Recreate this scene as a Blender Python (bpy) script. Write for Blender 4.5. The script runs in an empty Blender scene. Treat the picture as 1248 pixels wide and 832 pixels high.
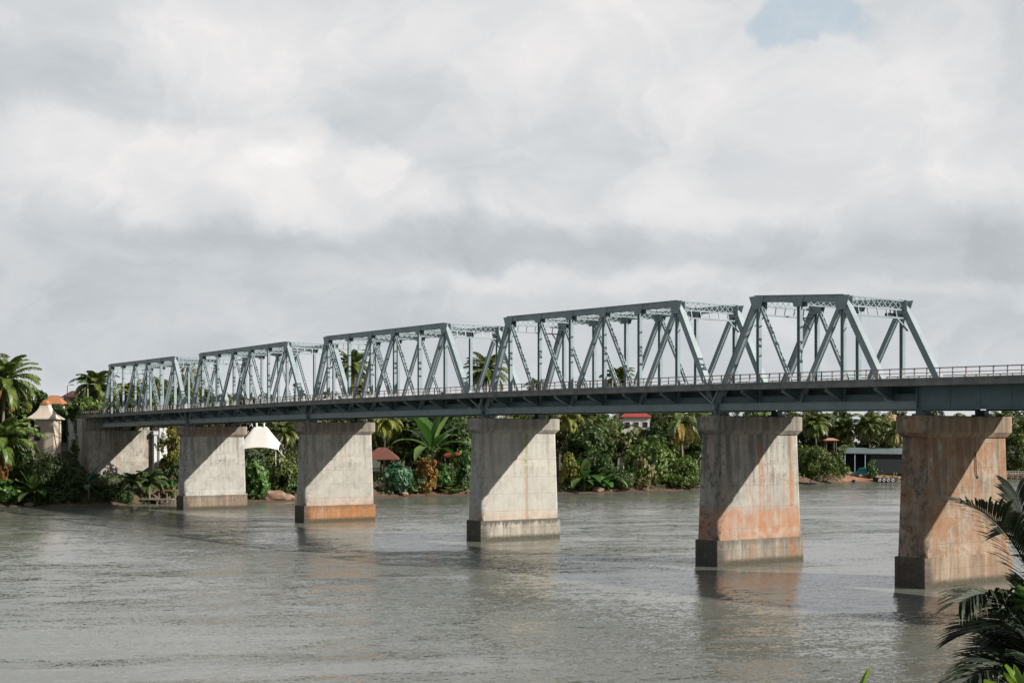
import bpy, bmesh, math, random
from mathutils import Vector, Matrix, noise
random.seed(7)
sc = bpy.context.scene
col = sc.collection
F, CX, HY, HC = 1660.0, 624.0, 537.0, 9.0      # focal length in photo pixels, principal column, horizon row, eye height

def px(x, y, Y):                                # point at distance Y seen at (x, y)
    return Vector(((x-CX)/F*Y, Y, HC+(HY-y)/F*Y))
def px_x(x, Y): return (x-CX)/F*Y
def ztop(y, Y): return HC+(HY-y)/F*Y

# ------------------------------------------------------------------ helpers
def tag(o, label=None, cat=None, group=None, kind=None):
    if label: o['label'] = label
    if cat: o['category'] = cat
    if group: o['group'] = group
    if kind: o['kind'] = kind
    return o
def empty(name, loc=(0,0,0), rz=0.0):
    o = bpy.data.objects.new(name, None); col.objects.link(o)
    o.location = loc; o.rotation_euler = (0,0,rz); o.empty_display_size = .3
    return o
def link(name, me, parent=None, loc=(0,0,0), rz=0.0):
    o = bpy.data.objects.new(name, me); col.objects.link(o)
    if parent: o.parent = parent
    o.location = loc; o.rotation_euler = (0,0,rz)
    return o
class MB:
    def __init__(s): s.v=[]; s.f=[]; s.smooth=False
    def add(s, vs, fs):
        n=len(s.v); s.v += [tuple(v) for v in vs]; s.f += [tuple(i+n for i in f) for f in fs]; return s
    def hexa(s, P):
        return s.add(P, [(0,3,2,1),(4,5,6,7),(0,1,5,4),(1,2,6,5),(2,3,7,6),(3,0,4,7)])
    def box(s, x0,x1,y0,y1,z0,z1):
        return s.hexa([(x0,y0,z0),(x1,y0,z0),(x1,y1,z0),(x0,y1,z0),(x0,y0,z1),(x1,y0,z1),(x1,y1,z1),(x0,y1,z1)])
    def bar(s, p0, p1, w, h, side=(1,0,0)):      # oriented box: w along 'side', h across
        p0=Vector(p0); p1=Vector(p1); d=(p1-p0).normalized(); sd=Vector(side)
        sd=(sd-d*sd.dot(d)).normalized(); up=d.cross(sd)
        a=sd*w/2; b=up*h/2
        return s.hexa([p0-a-b,p0+a-b,p0+a+b,p0-a+b,p1-a-b,p1+a-b,p1+a+b,p1-a+b])
    def tube(s, pts, rad, n=6, cap=True):
        pts=[Vector(p) for p in pts]; base=len(s.v)
        if not isinstance(rad,(list,tuple)): rad=[rad]*len(pts)
        ref=Vector((.3,.2,1)).normalized()
        for i,p in enumerate(pts):
            d=(pts[min(i+1,len(pts)-1)]-pts[max(i-1,0)]).normalized()
            r=ref if abs(d.dot(ref))<.9 else Vector((1,0,0))
            x=(r-d*r.dot(d)).normalized(); y=d.cross(x)
            for k in range(n):
                a=2*math.pi*k/n; s.v.append(tuple(p+(x*math.cos(a)+y*math.sin(a))*rad[i]))
        for i in range(len(pts)-1):
            for k in range(n):
                a=base+i*n+k; b=base+i*n+(k+1)%n
                s.f.append((a,b,b+n,a+n))
        if cap:
            s.f.append(tuple(base+k for k in reversed(range(n)))); s.f.append(tuple(base+(len(pts)-1)*n+k for k in range(n)))
        return s
    def rings(s, rings_, close=True):            # stack of equal-count outline rings
        n=len(rings_[0]); b=len(s.v)
        for r in rings_: s.v += [tuple(p) for p in r]
        for i in range(len(rings_)-1):
            for k in range(n):
                a=b+i*n+k; c=b+i*n+(k+1)%n; s.f.append((a,c,c+n,a+n))
        if close:
            s.f.append(tuple(b+k for k in reversed(range(n)))); s.f.append(tuple(b+(len(rings_)-1)*n+k for k in range(n)))
        return s
    def mesh(s, name, mat, smooth=False):
        me=bpy.data.meshes.new(name); me.from_pydata(s.v, [], s.f); me.update()
        if mat: me.materials.append(mat)
        if smooth: me.polygons.foreach_set('use_smooth',[True]*len(me.polygons))
        return me
    def build(s, name, mat, parent=None, loc=(0,0,0), rz=0.0, smooth=False):
        return link(name, s.mesh(name,mat,smooth), parent, loc, rz)

# ------------------------------------------------------------------ material helpers
class NT:
    def __init__(s, tree): s.t=tree; s.n=tree.nodes; s.l=tree.links
    def node(s, typ, **kw):
        nd=s.n.new(typ)
        for k,v in kw.items(): setattr(nd,k,v)
        return nd
    def put(s, sock, val):
        if isinstance(val, bpy.types.NodeSocket): s.l.new(val, sock)
        elif val is not None: sock.default_value = val
    def math(s, op, a, b=None, c=None, clamp=False):
        nd=s.node('ShaderNodeMath', operation=op, use_clamp=clamp)
        s.put(nd.inputs[0],a)
        if b is not None: s.put(nd.inputs[1],b)
        if c is not None: s.put(nd.inputs[2],c)
        return nd.outputs[0]
    def vmath(s, op, a, b=None, out=0):
        nd=s.node('ShaderNodeVectorMath', operation=op); s.put(nd.inputs[0],a)
        if b is not None: s.put(nd.inputs[1],b)
        return nd.outputs[out]
    def noise(s, vec, scale=1, detail=4, rough=.55, dist=0, out='Fac', lac=2.0):
        nd=s.node('ShaderNodeTexNoise'); s.put(nd.inputs['Vector'],vec)
        nd.inputs['Scale'].default_value=scale; nd.inputs['Detail'].default_value=detail
        nd.inputs['Roughness'].default_value=rough; nd.inputs['Distortion'].default_value=dist
        return nd.outputs[out]
    def ramp(s, val, a, b, lo=0.0, hi=1.0, smooth=True):
        nd=s.node('ShaderNodeMapRange', interpolation_type='SMOOTHSTEP' if smooth else 'LINEAR')
        s.put(nd.inputs['Value'],val); nd.inputs['From Min'].default_value=a; nd.inputs['From Max'].default_value=b
        nd.inputs['To Min'].default_value=lo; nd.inputs['To Max'].default_value=hi
        return nd.outputs[0]
    def mix(s, fac, a, b, mode='MIX'):
        nd=s.node('ShaderNodeMix', data_type='RGBA', blend_type=mode); nd.clamp_factor=True
        s.put(nd.inputs[0],fac)
        for sk,v in ((nd.inputs[6],a),(nd.inputs[7],b)):
            if isinstance(v,(tuple,list)) and len(v)==3: v=(*v,1)
            s.put(sk,v)
        return nd.outputs[2]
    def scale(s, vec, v):
        nd=s.node('ShaderNodeMapping'); s.put(nd.inputs['Vector'],vec); nd.inputs['Scale'].default_value=v
        return nd.outputs[0]
def newmat(name, rough=.8, metallic=0.0):
    m=bpy.data.materials.new(name); m.use_nodes=True; t=NT(m.node_tree)
    b=t.n['Principled BSDF']; b.inputs['Roughness'].default_value=rough; b.inputs['Metallic'].default_value=metallic
    co=t.node('ShaderNodeTexCoord').outputs['Object']
    return m,t,b,co
def bump(t,b,h,strength=.4,dist=.05):
    nd=t.node('ShaderNodeBump'); nd.inputs['Strength'].default_value=strength; nd.inputs['Distance'].default_value=dist
    t.put(nd.inputs['Height'],h); t.l.new(nd.outputs[0], b.inputs['Normal'])

def concrete(name, base=(.45,.44,.40), rust=0.15, band=None, wash=(.45,.20,.075), dirt=.5, drips=0.0, moss=0.0, joint=1.55, gen=.0, zmax=9.0, tone=.35, runs=()):
    m,t,b,co=newmat(name,.88)
    sep=t.node('ShaderNodeSeparateXYZ'); t.l.new(co,sep.inputs[0]); X,Y,Z=sep.outputs
    n1=t.noise(co,.55,8,.62,.4); n2=t.noise(t.scale(co,(1.6,1.6,.13)),1.3,7,.65,.3)
    n3=t.noise(co,4.5,8,.7); n4=t.noise(t.scale(co,(3.5,3.5,.22)),1.0,5,.6)
    dark=tuple(c*.45 for c in base)
    c=t.mix(t.math('MULTIPLY',t.ramp(n1,.42,.66),tone*1.7), base, dark)
    n5=t.noise(t.scale(co,(1,1,.6)),1.9,8,.72,.5); c=t.mix(t.math('MULTIPLY',t.ramp(n5,.52,.66),dirt*.75),c,(.10,.085,.065)); c=t.mix(t.math('MULTIPLY',t.ramp(n5,.44,.34),.4),c,tuple(min(1,q*1.25) for q in base))
    # vertical rain streaks, strongest near the top
    top=t.ramp(Z, zmax-6.5, zmax, .25, 1.0)
    st=t.math('MULTIPLY', t.ramp(n2,.44,.62), top)
    c=t.mix(t.math('MULTIPLY',st,dirt), c, (.085,.08,.07))
    stw=t.math('MULTIPLY',t.ramp(t.noise(t.scale(co,(.55,.55,.10)),1.2,6,.6,.2),.50,.64),t.ramp(Z,zmax-5,zmax+.3,.1,1)); c=t.mix(t.math('MULTIPLY',stw,dirt*.8), c, (.10,.085,.07))
    st2=t.ramp(n4,.54,.62,0,.22); c=t.mix(st2, c, (.62,.60,.55))
    # formwork joints (horizontal) and board lines
    def line(v,per,wd,off=0.0):
        w=t.math('ADD', v, t.math('MULTIPLY',t.math('SUBTRACT',n3,.5),.03))
        f=t.math('FRACT', t.math('ADD',t.math('DIVIDE',w,per),off)); return t.math('LESS_THAN', f, wd)
    j=line(Z,joint,.022,.3); jx=line(X,2.05,.012,.47)
    jj=t.math('MAXIMUM',j,t.math('MULTIPLY',jx,.55))
    c=t.mix(t.math('MULTIPLY',jj,t.ramp(n1,.3,.6,.15,.75)), c, tuple(q*.42 for q in base))
    # lifts differ slightly in tone
    lift=t.node('ShaderNodeTexWhiteNoise',noise_dimensions='1D'); t.put(lift.inputs['W'], t.math('FLOOR', t.math('ADD',t.math('DIVIDE',t.math('ADD',Z,t.math('MULTIPLY',t.math('SUBTRACT',n3,.5),.03)),joint),.3)))
    c=t.mix(t.math('MULTIPLY',lift.outputs['Value'],.34), c, tuple(q*.7 for q in base))
    # rust: streaks and a band
    rs=t.math('MULTIPLY', t.ramp(t.noise(t.scale(co,(1.1,1.1,.12)),1.1,6,.6,.2), .56-.22*rust, .66), min(1,rust*1.5), clamp=True)
    rp=t.math('MULTIPLY', t.ramp(t.noise(co,.7,7,.65,.8), .58-.25*gen,.68-.1*gen), gen)
    r=t.math('MAXIMUM',rs,rp)
    if band:
        z0,z1,amt=band
        up=t.math('ADD',Z,t.math('MULTIPLY',t.math('SUBTRACT',n3,.5),.8)); up=t.math('ADD',up,t.math('MULTIPLY',t.math('SUBTRACT',n4,.5),1.2))
        bd=t.math('MULTIPLY',t.ramp(up,z1-.45,z1+.25,1,0),t.math('MULTIPLY',t.ramp(t.noise(co,1.2,6,.6),.30,.60,.35,1),t.ramp(n4,.38,.55,.55,1))); r=t.math('MAXIMUM',r,t.math('MULTIPLY',bd,amt))
    for (rx,rw,rz0,rz1,ra) in runs:              # rust runs that start at a joint or a pipe
        dx=t.math('ABSOLUTE',t.math('ADD',t.math('SUBTRACT',X,rx),t.math('MULTIPLY',t.math('SUBTRACT',n4,.5),.35)))
        m1=t.math('MULTIPLY',t.ramp(dx,rw*.3,rw,1,0),t.ramp(Z,rz1-.3,rz1,1,0)); m1=t.math('MULTIPLY',m1,t.ramp(Z,rz0-.8,rz0,0,1)); m1=t.math('MULTIPLY',m1,t.ramp(n3,.35,.6,ra*.45,ra)); r=t.math('MAXIMUM',r,m1)
    rc=t.mix(t.noise(co,2.2,5), wash, (wash[0]*.5,wash[1]*.42,wash[2]*.4))
    c=t.mix(r, c, rc)
    if moss:
        dx=t.math('ABSOLUTE',t.math('ADD',t.math('SUBTRACT',X,.75),t.math('MULTIPLY',t.math('SUBTRACT',n3,.5),1.3)))
        mm=t.math('MULTIPLY', t.ramp(dx,.1,.38,1,0), t.ramp(Z,5.0,7.6,0,1)); mm=t.math('MULTIPLY',mm,t.ramp(n3,.42,.56))
        c=t.mix(t.math('MULTIPLY',mm,moss), c, (.22,.24,.03))
        r2=t.math('MULTIPLY',t.ramp(t.math('ABSOLUTE',t.math('SUBTRACT',X,.7)),.08,.25,1,0),t.ramp(Z,6.3,7.0,.55,0)); c=t.mix(r2,c,(.30,.22,.10))
    # mottled soot on the upstream nose
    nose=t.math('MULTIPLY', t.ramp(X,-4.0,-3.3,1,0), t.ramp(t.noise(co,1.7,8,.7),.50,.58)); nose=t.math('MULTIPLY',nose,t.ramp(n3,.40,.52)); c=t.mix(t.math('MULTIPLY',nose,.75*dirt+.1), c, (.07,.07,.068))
    if drips:
        dz=t.math('ADD',Z,t.math('MULTIPLY',t.noise(t.scale(co,(5,5,.3)),1,5,.6),1.8))
        c=t.mix(t.math('MULTIPLY',t.ramp(dz,2.25,2.55),drips),c,(.06,.055,.05))
    if drips or band and zmax<3:
        c=t.mix(t.ramp(t.math('ADD',Z,t.math('MULTIPLY',n3,.35)),.42,.80,.95,0),c,(.055,.048,.03))
    if zmax<3: c=t.mix(t.math('MULTIPLY',t.ramp(t.math('ADD',X,t.math('MULTIPLY',n3,.5)),-3.9,-3.3,1,0),t.ramp(n1,.30,.62,.25,.98)),c,(.05,.047,.04))  # footing's near end blackened: algae plus that face's shade put into the colour
    c=t.mix(t.math('MULTIPLY',t.ramp(n3,.35,.7),.25),c,tuple(q*.6 for q in base))
    t.l.new(c,b.inputs['Base Color'])
    bump(t,b,t.math('SUBTRACT',t.math('ADD',t.math('MULTIPLY',n3,.5),n1),t.math('MULTIPLY',jj,.6)),.5,.04)
    return m

def steel(name, base=(.235,.295,.305), rough=.52, rust=.25):
    m,t,b,co=newmat(name,rough)
    geo=t.node('ShaderNodeNewGeometry'); pos=geo.outputs['Position']
    n=t.noise(pos,.9,6,.6); n2=t.noise(pos,5,6,.7); n3=t.noise(t.scale(pos,(3,3,.5)),1.4,5,.6)
    c=t.mix(t.ramp(n,.3,.7), base, tuple(q*.78 for q in base))
    c=t.mix(t.math('MULTIPLY',t.ramp(n3,.55,.75),.35), c, tuple(min(1,q*1.35) for q in base))
    c=t.mix(t.math('MULTIPLY',t.ramp(n2,.60,.72),rust), c, (.16,.095,.06))
    t.l.new(c,b.inputs['Base Color']); bump(t,b,n2,.15,.02)
    return m
def plain(name, base, rough=.8, var=.3, scale=1.5, metallic=0, streak=False):
    m,t,b,co=newmat(name,rough,metallic)
    pos=t.node('ShaderNodeNewGeometry').outputs['Position']
    if streak: pos=t.scale(pos,(1.5,1.5,.2))
    n=t.noise(pos,scale,7,.65,.3)
    c=t.mix(t.ramp(n,.3,.7), base, tuple(q*(1-var) for q in base)); t.l.new(c,b.inputs['Base Color'])
    bump(t,b,n,.25,.03)
    return m
def leafmat(name, a, b_, c_=None, trans=.25, rough=.55):
    m=bpy.data.materials.new(name); m.use_nodes=True; t=NT(m.node_tree); b=t.n['Principled BSDF']; out=t.n['Material Output']
    geo=t.node('ShaderNodeNewGeometry'); isl=geo.outputs['Random Per Island']; oi=t.node('ShaderNodeObjectInfo')
    n=t.noise(geo.outputs['Position'],.45,4,.6)
    f=t.math('ADD',t.math('MULTIPLY',isl,.55),t.math('MULTIPLY',t.ramp(n,.3,.7),.45))
    c=t.mix(f,a,b_)
    if c_: c=t.mix(t.ramp(t.math('ADD',t.math('MULTIPLY',isl,.6),t.math('MULTIPLY',n,.6)),.62,.85),c,c_)
    h=t.node('ShaderNodeHueSaturation'); t.put(h.inputs['Color'],c); t.put(h.inputs['Hue'],t.math('ADD',.48,t.math('MULTIPLY',oi.outputs['Random'],.035))); t.put(h.inputs['Value'],t.math('ADD',.8,t.math('MULTIPLY',oi.outputs['Random'],.4)))
    c=h.outputs[0]
    t.l.new(c,b.inputs['Base Color']); b.inputs['Roughness'].default_value=rough
    tr=t.node('ShaderNodeBsdfTranslucent'); t.l.new(c,tr.inputs[0])
    mx=t.node('ShaderNodeMixShader'); mx.inputs[0].default_value=trans
    t.l.new(b.outputs[0],mx.inputs[1]); t.l.new(tr.outputs[0],mx.inputs[2]); t.l.new(mx.outputs[0],out.inputs['Surface'])
    return m

M={}
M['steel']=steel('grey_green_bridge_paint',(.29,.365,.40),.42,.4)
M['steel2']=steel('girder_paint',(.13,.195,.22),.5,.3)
M['rail']=plain('weathered_rail_paint',(.44,.37,.33),.7,.35,3)
M['kerb']=plain('deck_edge_concrete',(.27,.275,.265),.85,.4,1.2)
M['asphalt']=plain('asphalt',(.05,.05,.05),.9,.2,4)
M['dark']=plain('dark_metal',(.03,.03,.035),.5,.2)
M['bark']=plain('bark',(.16,.12,.085),.95,.5,4)
M['palm_bark']=plain('palm_bark',(.25,.21,.17),.95,.4,5)
M['white']=plain('white_membrane',(.80,.78,.74),.6,.06)
M['cream']=plain('cream_render',(.55,.47,.38),.85,.15,1,streak=True)
M['tentroof']=plain('pale_pink_roof',(.66,.57,.50),.7,.12,1,streak=True)
M['orange']=plain('orange_tile',(.50,.22,.10),.8,.3,3)
M['redroof']=plain('red_brown_roof_tile',(.20,.075,.055),.85,.4,3)
M['redsheet']=plain('red_sheet',(.38,.06,.045),.6,.25,2)
M['pinkroof']=plain('pink_roof_tile',(.62,.30,.22),.8,.2,2)
M['greyroof']=plain('grey_sheet_roof',(.22,.22,.24),.55,.3,1.5)
M['tealroof']=plain('teal_grey_sheet_roof',(.16,.21,.22),.45,.25,1.5)
M['darkwall']=plain('dark_boarded_wall',(.022,.03,.035),.9,.3,1)
M['tarp']=plain('teal_tarpaulin',(.01,.20,.20),.5,.25,2)
M['whitewall']=plain('white_render',(.70,.68,.66),.8,.12,1,streak=True)
M['pinkwall']=plain('pink_render',(.58,.33,.28),.85,.2,1,streak=True)
M['bluepost']=plain('pale_blue_post',(.35,.48,.55),.6,.2)
M['wood']=plain('grey_wood',(.30,.25,.21),.9,.4,3)
M['redwood']=plain('red_brown_wood',(.33,.13,.085),.9,.35,3)
M['glass']=plain('window_glass',(.03,.035,.04),.1,.1)
M['rock']=plain('river_rock',(.40,.25,.19),.9,.45,1.2)
M['metal']=plain('galvanised_post',(.50,.50,.50),.5,.15)
# foliage
M['g_dark']=leafmat('foliage_dark',(.025,.058,.016),(.062,.11,.026),(.12,.16,.04))
M['g_mid']=leafmat('foliage_mid',(.045,.095,.018),(.11,.18,.03),(.21,.24,.055))
M['g_olive']=leafmat('foliage_olive',(.05,.085,.022),(.13,.165,.045),(.24,.24,.08))
M['g_bright']=leafmat('foliage_bright',(.03,.11,.02),(.085,.20,.04),(.16,.27,.06))
M['g_blue']=leafmat('foliage_bluegreen',(.035,.11,.055),(.08,.19,.095),(.13,.25,.13))
M['g_yellow']=leafmat('foliage_yellow',(.16,.18,.02),(.32,.30,.04),(.10,.13,.03))
M['g_orange']=leafmat('foliage_orange',(.38,.12,.02),(.38,.26,.06),(.10,.15,.04))
M['g_cream']=leafmat('foliage_cream',(.22,.22,.07),(.42,.40,.18),(.05,.08,.02))
M['palm']=leafmat('palm_leaf',(.045,.09,.018),(.11,.165,.03),(.20,.225,.055),.2,.45)
M['palm_dry']=leafmat('dry_palm_leaf',(.42,.30,.07),(.58,.43,.11),(.26,.17,.06),.2)
M['banana']=leafmat('banana_leaf',(.04,.125,.022),(.085,.20,.04),(.19,.29,.09),.35,.4)
M['banana_dark']=leafmat('dark_banana_leaf',(.012,.05,.02),(.025,.085,.04),None,.25,.4)
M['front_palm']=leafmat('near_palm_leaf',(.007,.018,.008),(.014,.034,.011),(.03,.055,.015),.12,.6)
M['lime']=leafmat('lime_leaf',(.14,.30,.03),(.24,.42,.05),None,.4,.35)
M['stem']=plain('green_stem',(.14,.17,.06),.6,.3)

# ------------------------------------------------------------------ bridge frame
K=.1065; XV=-570.0
ang=math.atan2(.584,.812)
P=Vector((math.cos(ang),math.sin(ang),0)); A=Vector((-math.sin(ang),math.cos(ang),0))
Yo=F*HC/(K*(874-XV)); O=Vector(((874-CX)/F*Yo, Yo, 0))
def bw(s,u,z): return O+P*s+A*u+Vector((0,0,z))
def u_at(x,s):                                   # u on the plane s that is seen in column x
    lo,hi=-60,260
    for _ in range(60):
        m=(lo+hi)/2; w=bw(s,m,0); xx=CX+F*w.x/w.y
        if xx>x: lo=m
        else: hi=m
    return (lo+hi)/2
prof=[(-60,12.15),(-32,12.58),(-16.7,12.80),(1.1,13.04),(31,13.28),(65,13.32),(99,13.14),(133,12.92),(150,12.80),(200,12.6)]
def zd(u):
    n=len(prof)
    if u<=prof[0][0]: return prof[0][1]
    if u>=prof[-1][0]: return prof[-1][1]
    for i in range(n-1):
        if prof[i][0]<=u<=prof[i+1][0]:
            def sl(k):
                a=max(k-1,0); b=min(k+1,n-1); return (prof[b][1]-prof[a][1])/(prof[b][0]-prof[a][0])
            h=prof[i+1][0]-prof[i][0]; q=(u-prof[i][0])/h
            return (2*q**3-3*q**2+1)*prof[i][1]+(q**3-2*q**2+q)*h*sl(i)+(-2*q**3+3*q**2)*prof[i+1][1]+(q**3-q**2)*h*sl(i+1)
SN, SF = 1.30, 7.30                               # near and far truss planes
E0, E1 = -.50, 9.70                               # deck edges
PIER_U=[-16.7,1.14,31.0,65.2,99.3]
bridge=empty('truss_bridge', O, ang)
tag(bridge,'long grey-green steel truss bridge crossing the river on tapered concrete piers','bridge')

def arc_outline(x0,x1,y0,y1,r,z,n=4):
    pts=[]
    for cx_,cy_,a0 in ((x1-r,y0+r,-90),(x1-r,y1-r,0),(x0+r,y1-r,90),(x0+r,y0+r,180)):
        for k in range(n+1):
            a=math.radians(a0+90*k/n); pts.append((cx_+r*math.cos(a),cy_+r*math.sin(a),z))
    return pts
pier_mats=[
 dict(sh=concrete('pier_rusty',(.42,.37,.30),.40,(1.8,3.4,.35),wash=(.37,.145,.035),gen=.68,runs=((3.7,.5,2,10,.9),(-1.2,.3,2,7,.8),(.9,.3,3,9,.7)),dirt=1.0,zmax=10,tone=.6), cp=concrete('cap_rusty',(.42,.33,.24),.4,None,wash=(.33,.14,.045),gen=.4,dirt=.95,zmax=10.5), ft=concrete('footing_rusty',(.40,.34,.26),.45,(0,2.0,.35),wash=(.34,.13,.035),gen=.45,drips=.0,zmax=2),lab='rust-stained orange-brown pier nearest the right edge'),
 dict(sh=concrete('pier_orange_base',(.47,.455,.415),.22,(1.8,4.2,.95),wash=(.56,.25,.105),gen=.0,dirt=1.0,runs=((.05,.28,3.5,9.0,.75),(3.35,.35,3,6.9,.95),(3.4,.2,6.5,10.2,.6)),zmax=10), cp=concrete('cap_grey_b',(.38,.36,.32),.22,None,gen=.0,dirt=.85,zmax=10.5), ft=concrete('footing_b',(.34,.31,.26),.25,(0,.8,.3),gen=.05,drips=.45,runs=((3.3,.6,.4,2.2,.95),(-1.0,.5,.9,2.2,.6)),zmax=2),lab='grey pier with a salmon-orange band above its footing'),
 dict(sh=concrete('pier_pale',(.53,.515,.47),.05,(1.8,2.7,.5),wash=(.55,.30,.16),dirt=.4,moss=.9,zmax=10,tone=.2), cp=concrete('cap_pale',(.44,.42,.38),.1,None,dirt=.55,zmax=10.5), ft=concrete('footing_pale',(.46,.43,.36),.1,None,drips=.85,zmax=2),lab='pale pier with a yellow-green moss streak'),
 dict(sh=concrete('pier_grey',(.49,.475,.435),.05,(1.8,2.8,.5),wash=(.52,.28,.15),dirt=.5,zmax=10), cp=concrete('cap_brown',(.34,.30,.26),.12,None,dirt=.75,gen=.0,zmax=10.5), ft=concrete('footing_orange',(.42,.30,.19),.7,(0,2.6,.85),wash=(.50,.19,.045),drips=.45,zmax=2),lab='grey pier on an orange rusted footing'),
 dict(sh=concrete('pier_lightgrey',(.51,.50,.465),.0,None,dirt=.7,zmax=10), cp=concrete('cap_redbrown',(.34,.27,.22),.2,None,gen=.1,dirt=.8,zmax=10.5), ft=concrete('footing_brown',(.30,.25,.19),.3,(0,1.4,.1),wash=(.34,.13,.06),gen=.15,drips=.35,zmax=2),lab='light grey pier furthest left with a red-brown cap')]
for i,u in enumerate(PIER_U):
    m=pier_mats[i]; ct=zd(u)-1.83-.42; hl=4.5; ht=1.14; S0=4.5
    o=MB()
    hs=[]
    for k in range(7):
        q=k/6; z=1.6+(ct-1.2-1.6)*q; ins=.08+.19*q; it=.06+.20*q
        hs.append(arc_outline(-hl+ins,hl-ins,-ht+it,ht-it,.32,z))
    sh=o.rings(hs).build('pier',m['sh'],bridge,(S0,u,0),smooth=False); sh['label']=m['lab']
    for p_ in sh.data.polygons:
        if abs(p_.normal.z)<.5 and p_.area<1.2: p_.use_smooth=True
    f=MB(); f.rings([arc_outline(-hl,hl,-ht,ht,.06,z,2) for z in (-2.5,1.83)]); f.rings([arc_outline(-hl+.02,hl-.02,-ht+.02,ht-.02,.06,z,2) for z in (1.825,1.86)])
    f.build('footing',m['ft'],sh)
    c=MB(); def_=lambda e,ch,z:[(-hl+e+ch,-ht+e*.6,z),(hl-e-ch,-ht+e*.6,z),(hl-e,-ht+e*.6+ch,z),(hl-e,ht-e*.6-ch,z),(hl-e-ch,ht-e*.6,z),(-hl+e+ch,ht-e*.6,z),(-hl+e,ht-e*.6-ch,z),(-hl+e,-ht+e*.6+ch,z)]
    c.rings([def_(.24,.26,ct-1.32),def_(-.10,.34,ct-1.02),def_(-.10,.34,ct-.05),def_(-.05,.34,ct)])
    c.build('pier_cap',m['cp'],sh)
    for s in (SN,SF):
        bmb=MB(); bmb.box(s-S0-.42,s-S0+.42,-.5,.5,ct,ct+.14); bmb.box(s-S0-.26,s-S0+.26,-.34,.34,ct+.14,ct+.42)
        bmb.build('bearing',M['steel2'],sh)
    # small dark weep holes / scuppers on the lit face
    if i in (0,4):
        for hx,hz in (((.9,4.0),(.95,6.7)) if i==0 else ((.6,4.5),(.7,6.4))):
            d=MB(); d.box(hx-.09,hx+.09,-ht+.15,-ht+.45,hz-.07,hz+.07); d.build('drain_outlet',M['dark'],sh)
    if i==0:
        d=MB(); d.tube([(.78,-ht+.16,8.3),(.78,-ht+.12,6.9),(.95,-ht+.12,6.75)],.03); d.build('drain_pipe',M['dark'],sh)

# ---- deck slab, kerb, road
def along(mb, s0,s1,z0,z1,u0,u1,step=3.0):       # strip following the deck profile
    n=max(1,int((u1-u0)/step)); rs=[]
    for k in range(n+1):
        u=u0+(u1-u0)*k/n; z=zd(u); rs.append([(s0,u,z+z0),(s1,u,z+z0),(s1,u,z+z1),(s0,u,z+z1)])
    mb.rings(rs); return mb
UE=-45.0; UL=151.0; UEND=-14.9
d=MB(); along(d,E0+.02,E1-.02,-.42,-.20,UE,UL); deck=d.build('deck',M['kerb'],bridge)
for s0,s1 in ((E0,E0+.22),(E1-.22,E1)):
    d=MB(); along(d,s0,s1,-.44,0,UE,UL); along(d,s0-.03 if s0<3 else s0+.02,s1+.03 if s0>3 else s1-.02,-.10,.03,UE,UL); d.build('deck_edge_beam',M['kerb'],deck)
d=MB(); along(d,SN+.6,SF-.6,-.196,-.16,UE,UL); d.build('roadway',M['asphalt'],deck)
d=MB()
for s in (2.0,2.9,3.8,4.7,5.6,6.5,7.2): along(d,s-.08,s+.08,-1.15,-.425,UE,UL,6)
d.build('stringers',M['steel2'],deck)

# ---- railings
def rail_mesh(s):
    mb=MB(); along(mb,s-.035,s+.035,.56,.62,UE,UL,2.0); along(mb,s-.025,s+.025,.30,.34,UE,UL,2.0)
    return mb
for s in (E0+.10,E1-.10):
    r=rail_mesh(s).build('railing',M['rail'],bridge)
    post=MB().box(-.04,.04,-.03,.03,0,.60).mesh('railing_post',M['rail'])
    n=int((UL-UE)/.92); rest=MB()
    first=[i for i in range(n) if UE+.92*i>-36] if s<3 else []
    cnt=0
    for i in range(n):
        u=UE+.92*i
        if s<3 and u>-36 and cnt<98:
            link('railing_post',post,r,(s,u,zd(u)+.03)); cnt+=1
        else: rest.box(s-.04,s+.04,u-.03,u+.03,zd(u)+.0,zd(u)+.60)
    tag(rest.build('railing_post',M['rail'],r),kind='stuff')

# ---- trusses
def hbeam(mb,p0,p1,w,d,t=.05):                    # web across the truss plane, flanges facing along the bridge
    p0=Vector(p0);p1=Vector(p1);dr=(p1-p0).normalized(); sx=Vector((1,0,0)); sy=dr.cross(sx).normalized()
    for sg in (-1,1): mb.bar(p0+sy*sg*(w/2-t/2),p1+sy*sg*(w/2-t/2),d,t,sx)
    mb.bar(p0,p1,t,w-2*t-.004,sx)
def boxbeam(mb,p0,p1,w,d):                        # boxed member with a proud cover plate
    p0=Vector(p0);p1=Vector(p1);dr=(p1-p0).normalized(); sx=Vector((1,0,0)); sy=dr.cross(sx).normalized()
    for sg in (-1,1): mb.bar(p0+sx*sg*(d/2-.03),p1+sx*sg*(d/2-.03),.06,w,sx)
    for sg in (-1,1): mb.bar(p0+sy*sg*(w/2-.06),p1+sy*sg*(w/2-.06),d-.124,.05,sx)
def laced(mb,p0,p1,w,d,t=.055,pitch=.42,bar=.045):      # two channels joined by zig-zag lacing on the upper and lower side
    p0=Vector(p0);p1=Vector(p1);L=(p1-p0).length;dr=(p1-p0).normalized(); sx=Vector((1,0,0)); sy=dr.cross(sx).normalized()
    for sg in (-1,1): mb.bar(p0+sx*sg*(d/2-t/2),p1+sx*sg*(d/2-t/2),t,w,sx)
    n=max(2,int(L/pitch))
    for side in (-1,1):
        for k in range(n):
            a=p0+dr*(L*k/n)+sy*side*w/2+sx*(d/2 if k%2 else -d/2)*.9; b=p0+dr*(L*(k+1)/n)+sy*side*w/2+sx*(-d/2 if k%2 else d/2)*.9
            mb.bar(a,b,bar,.02,dr)
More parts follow.
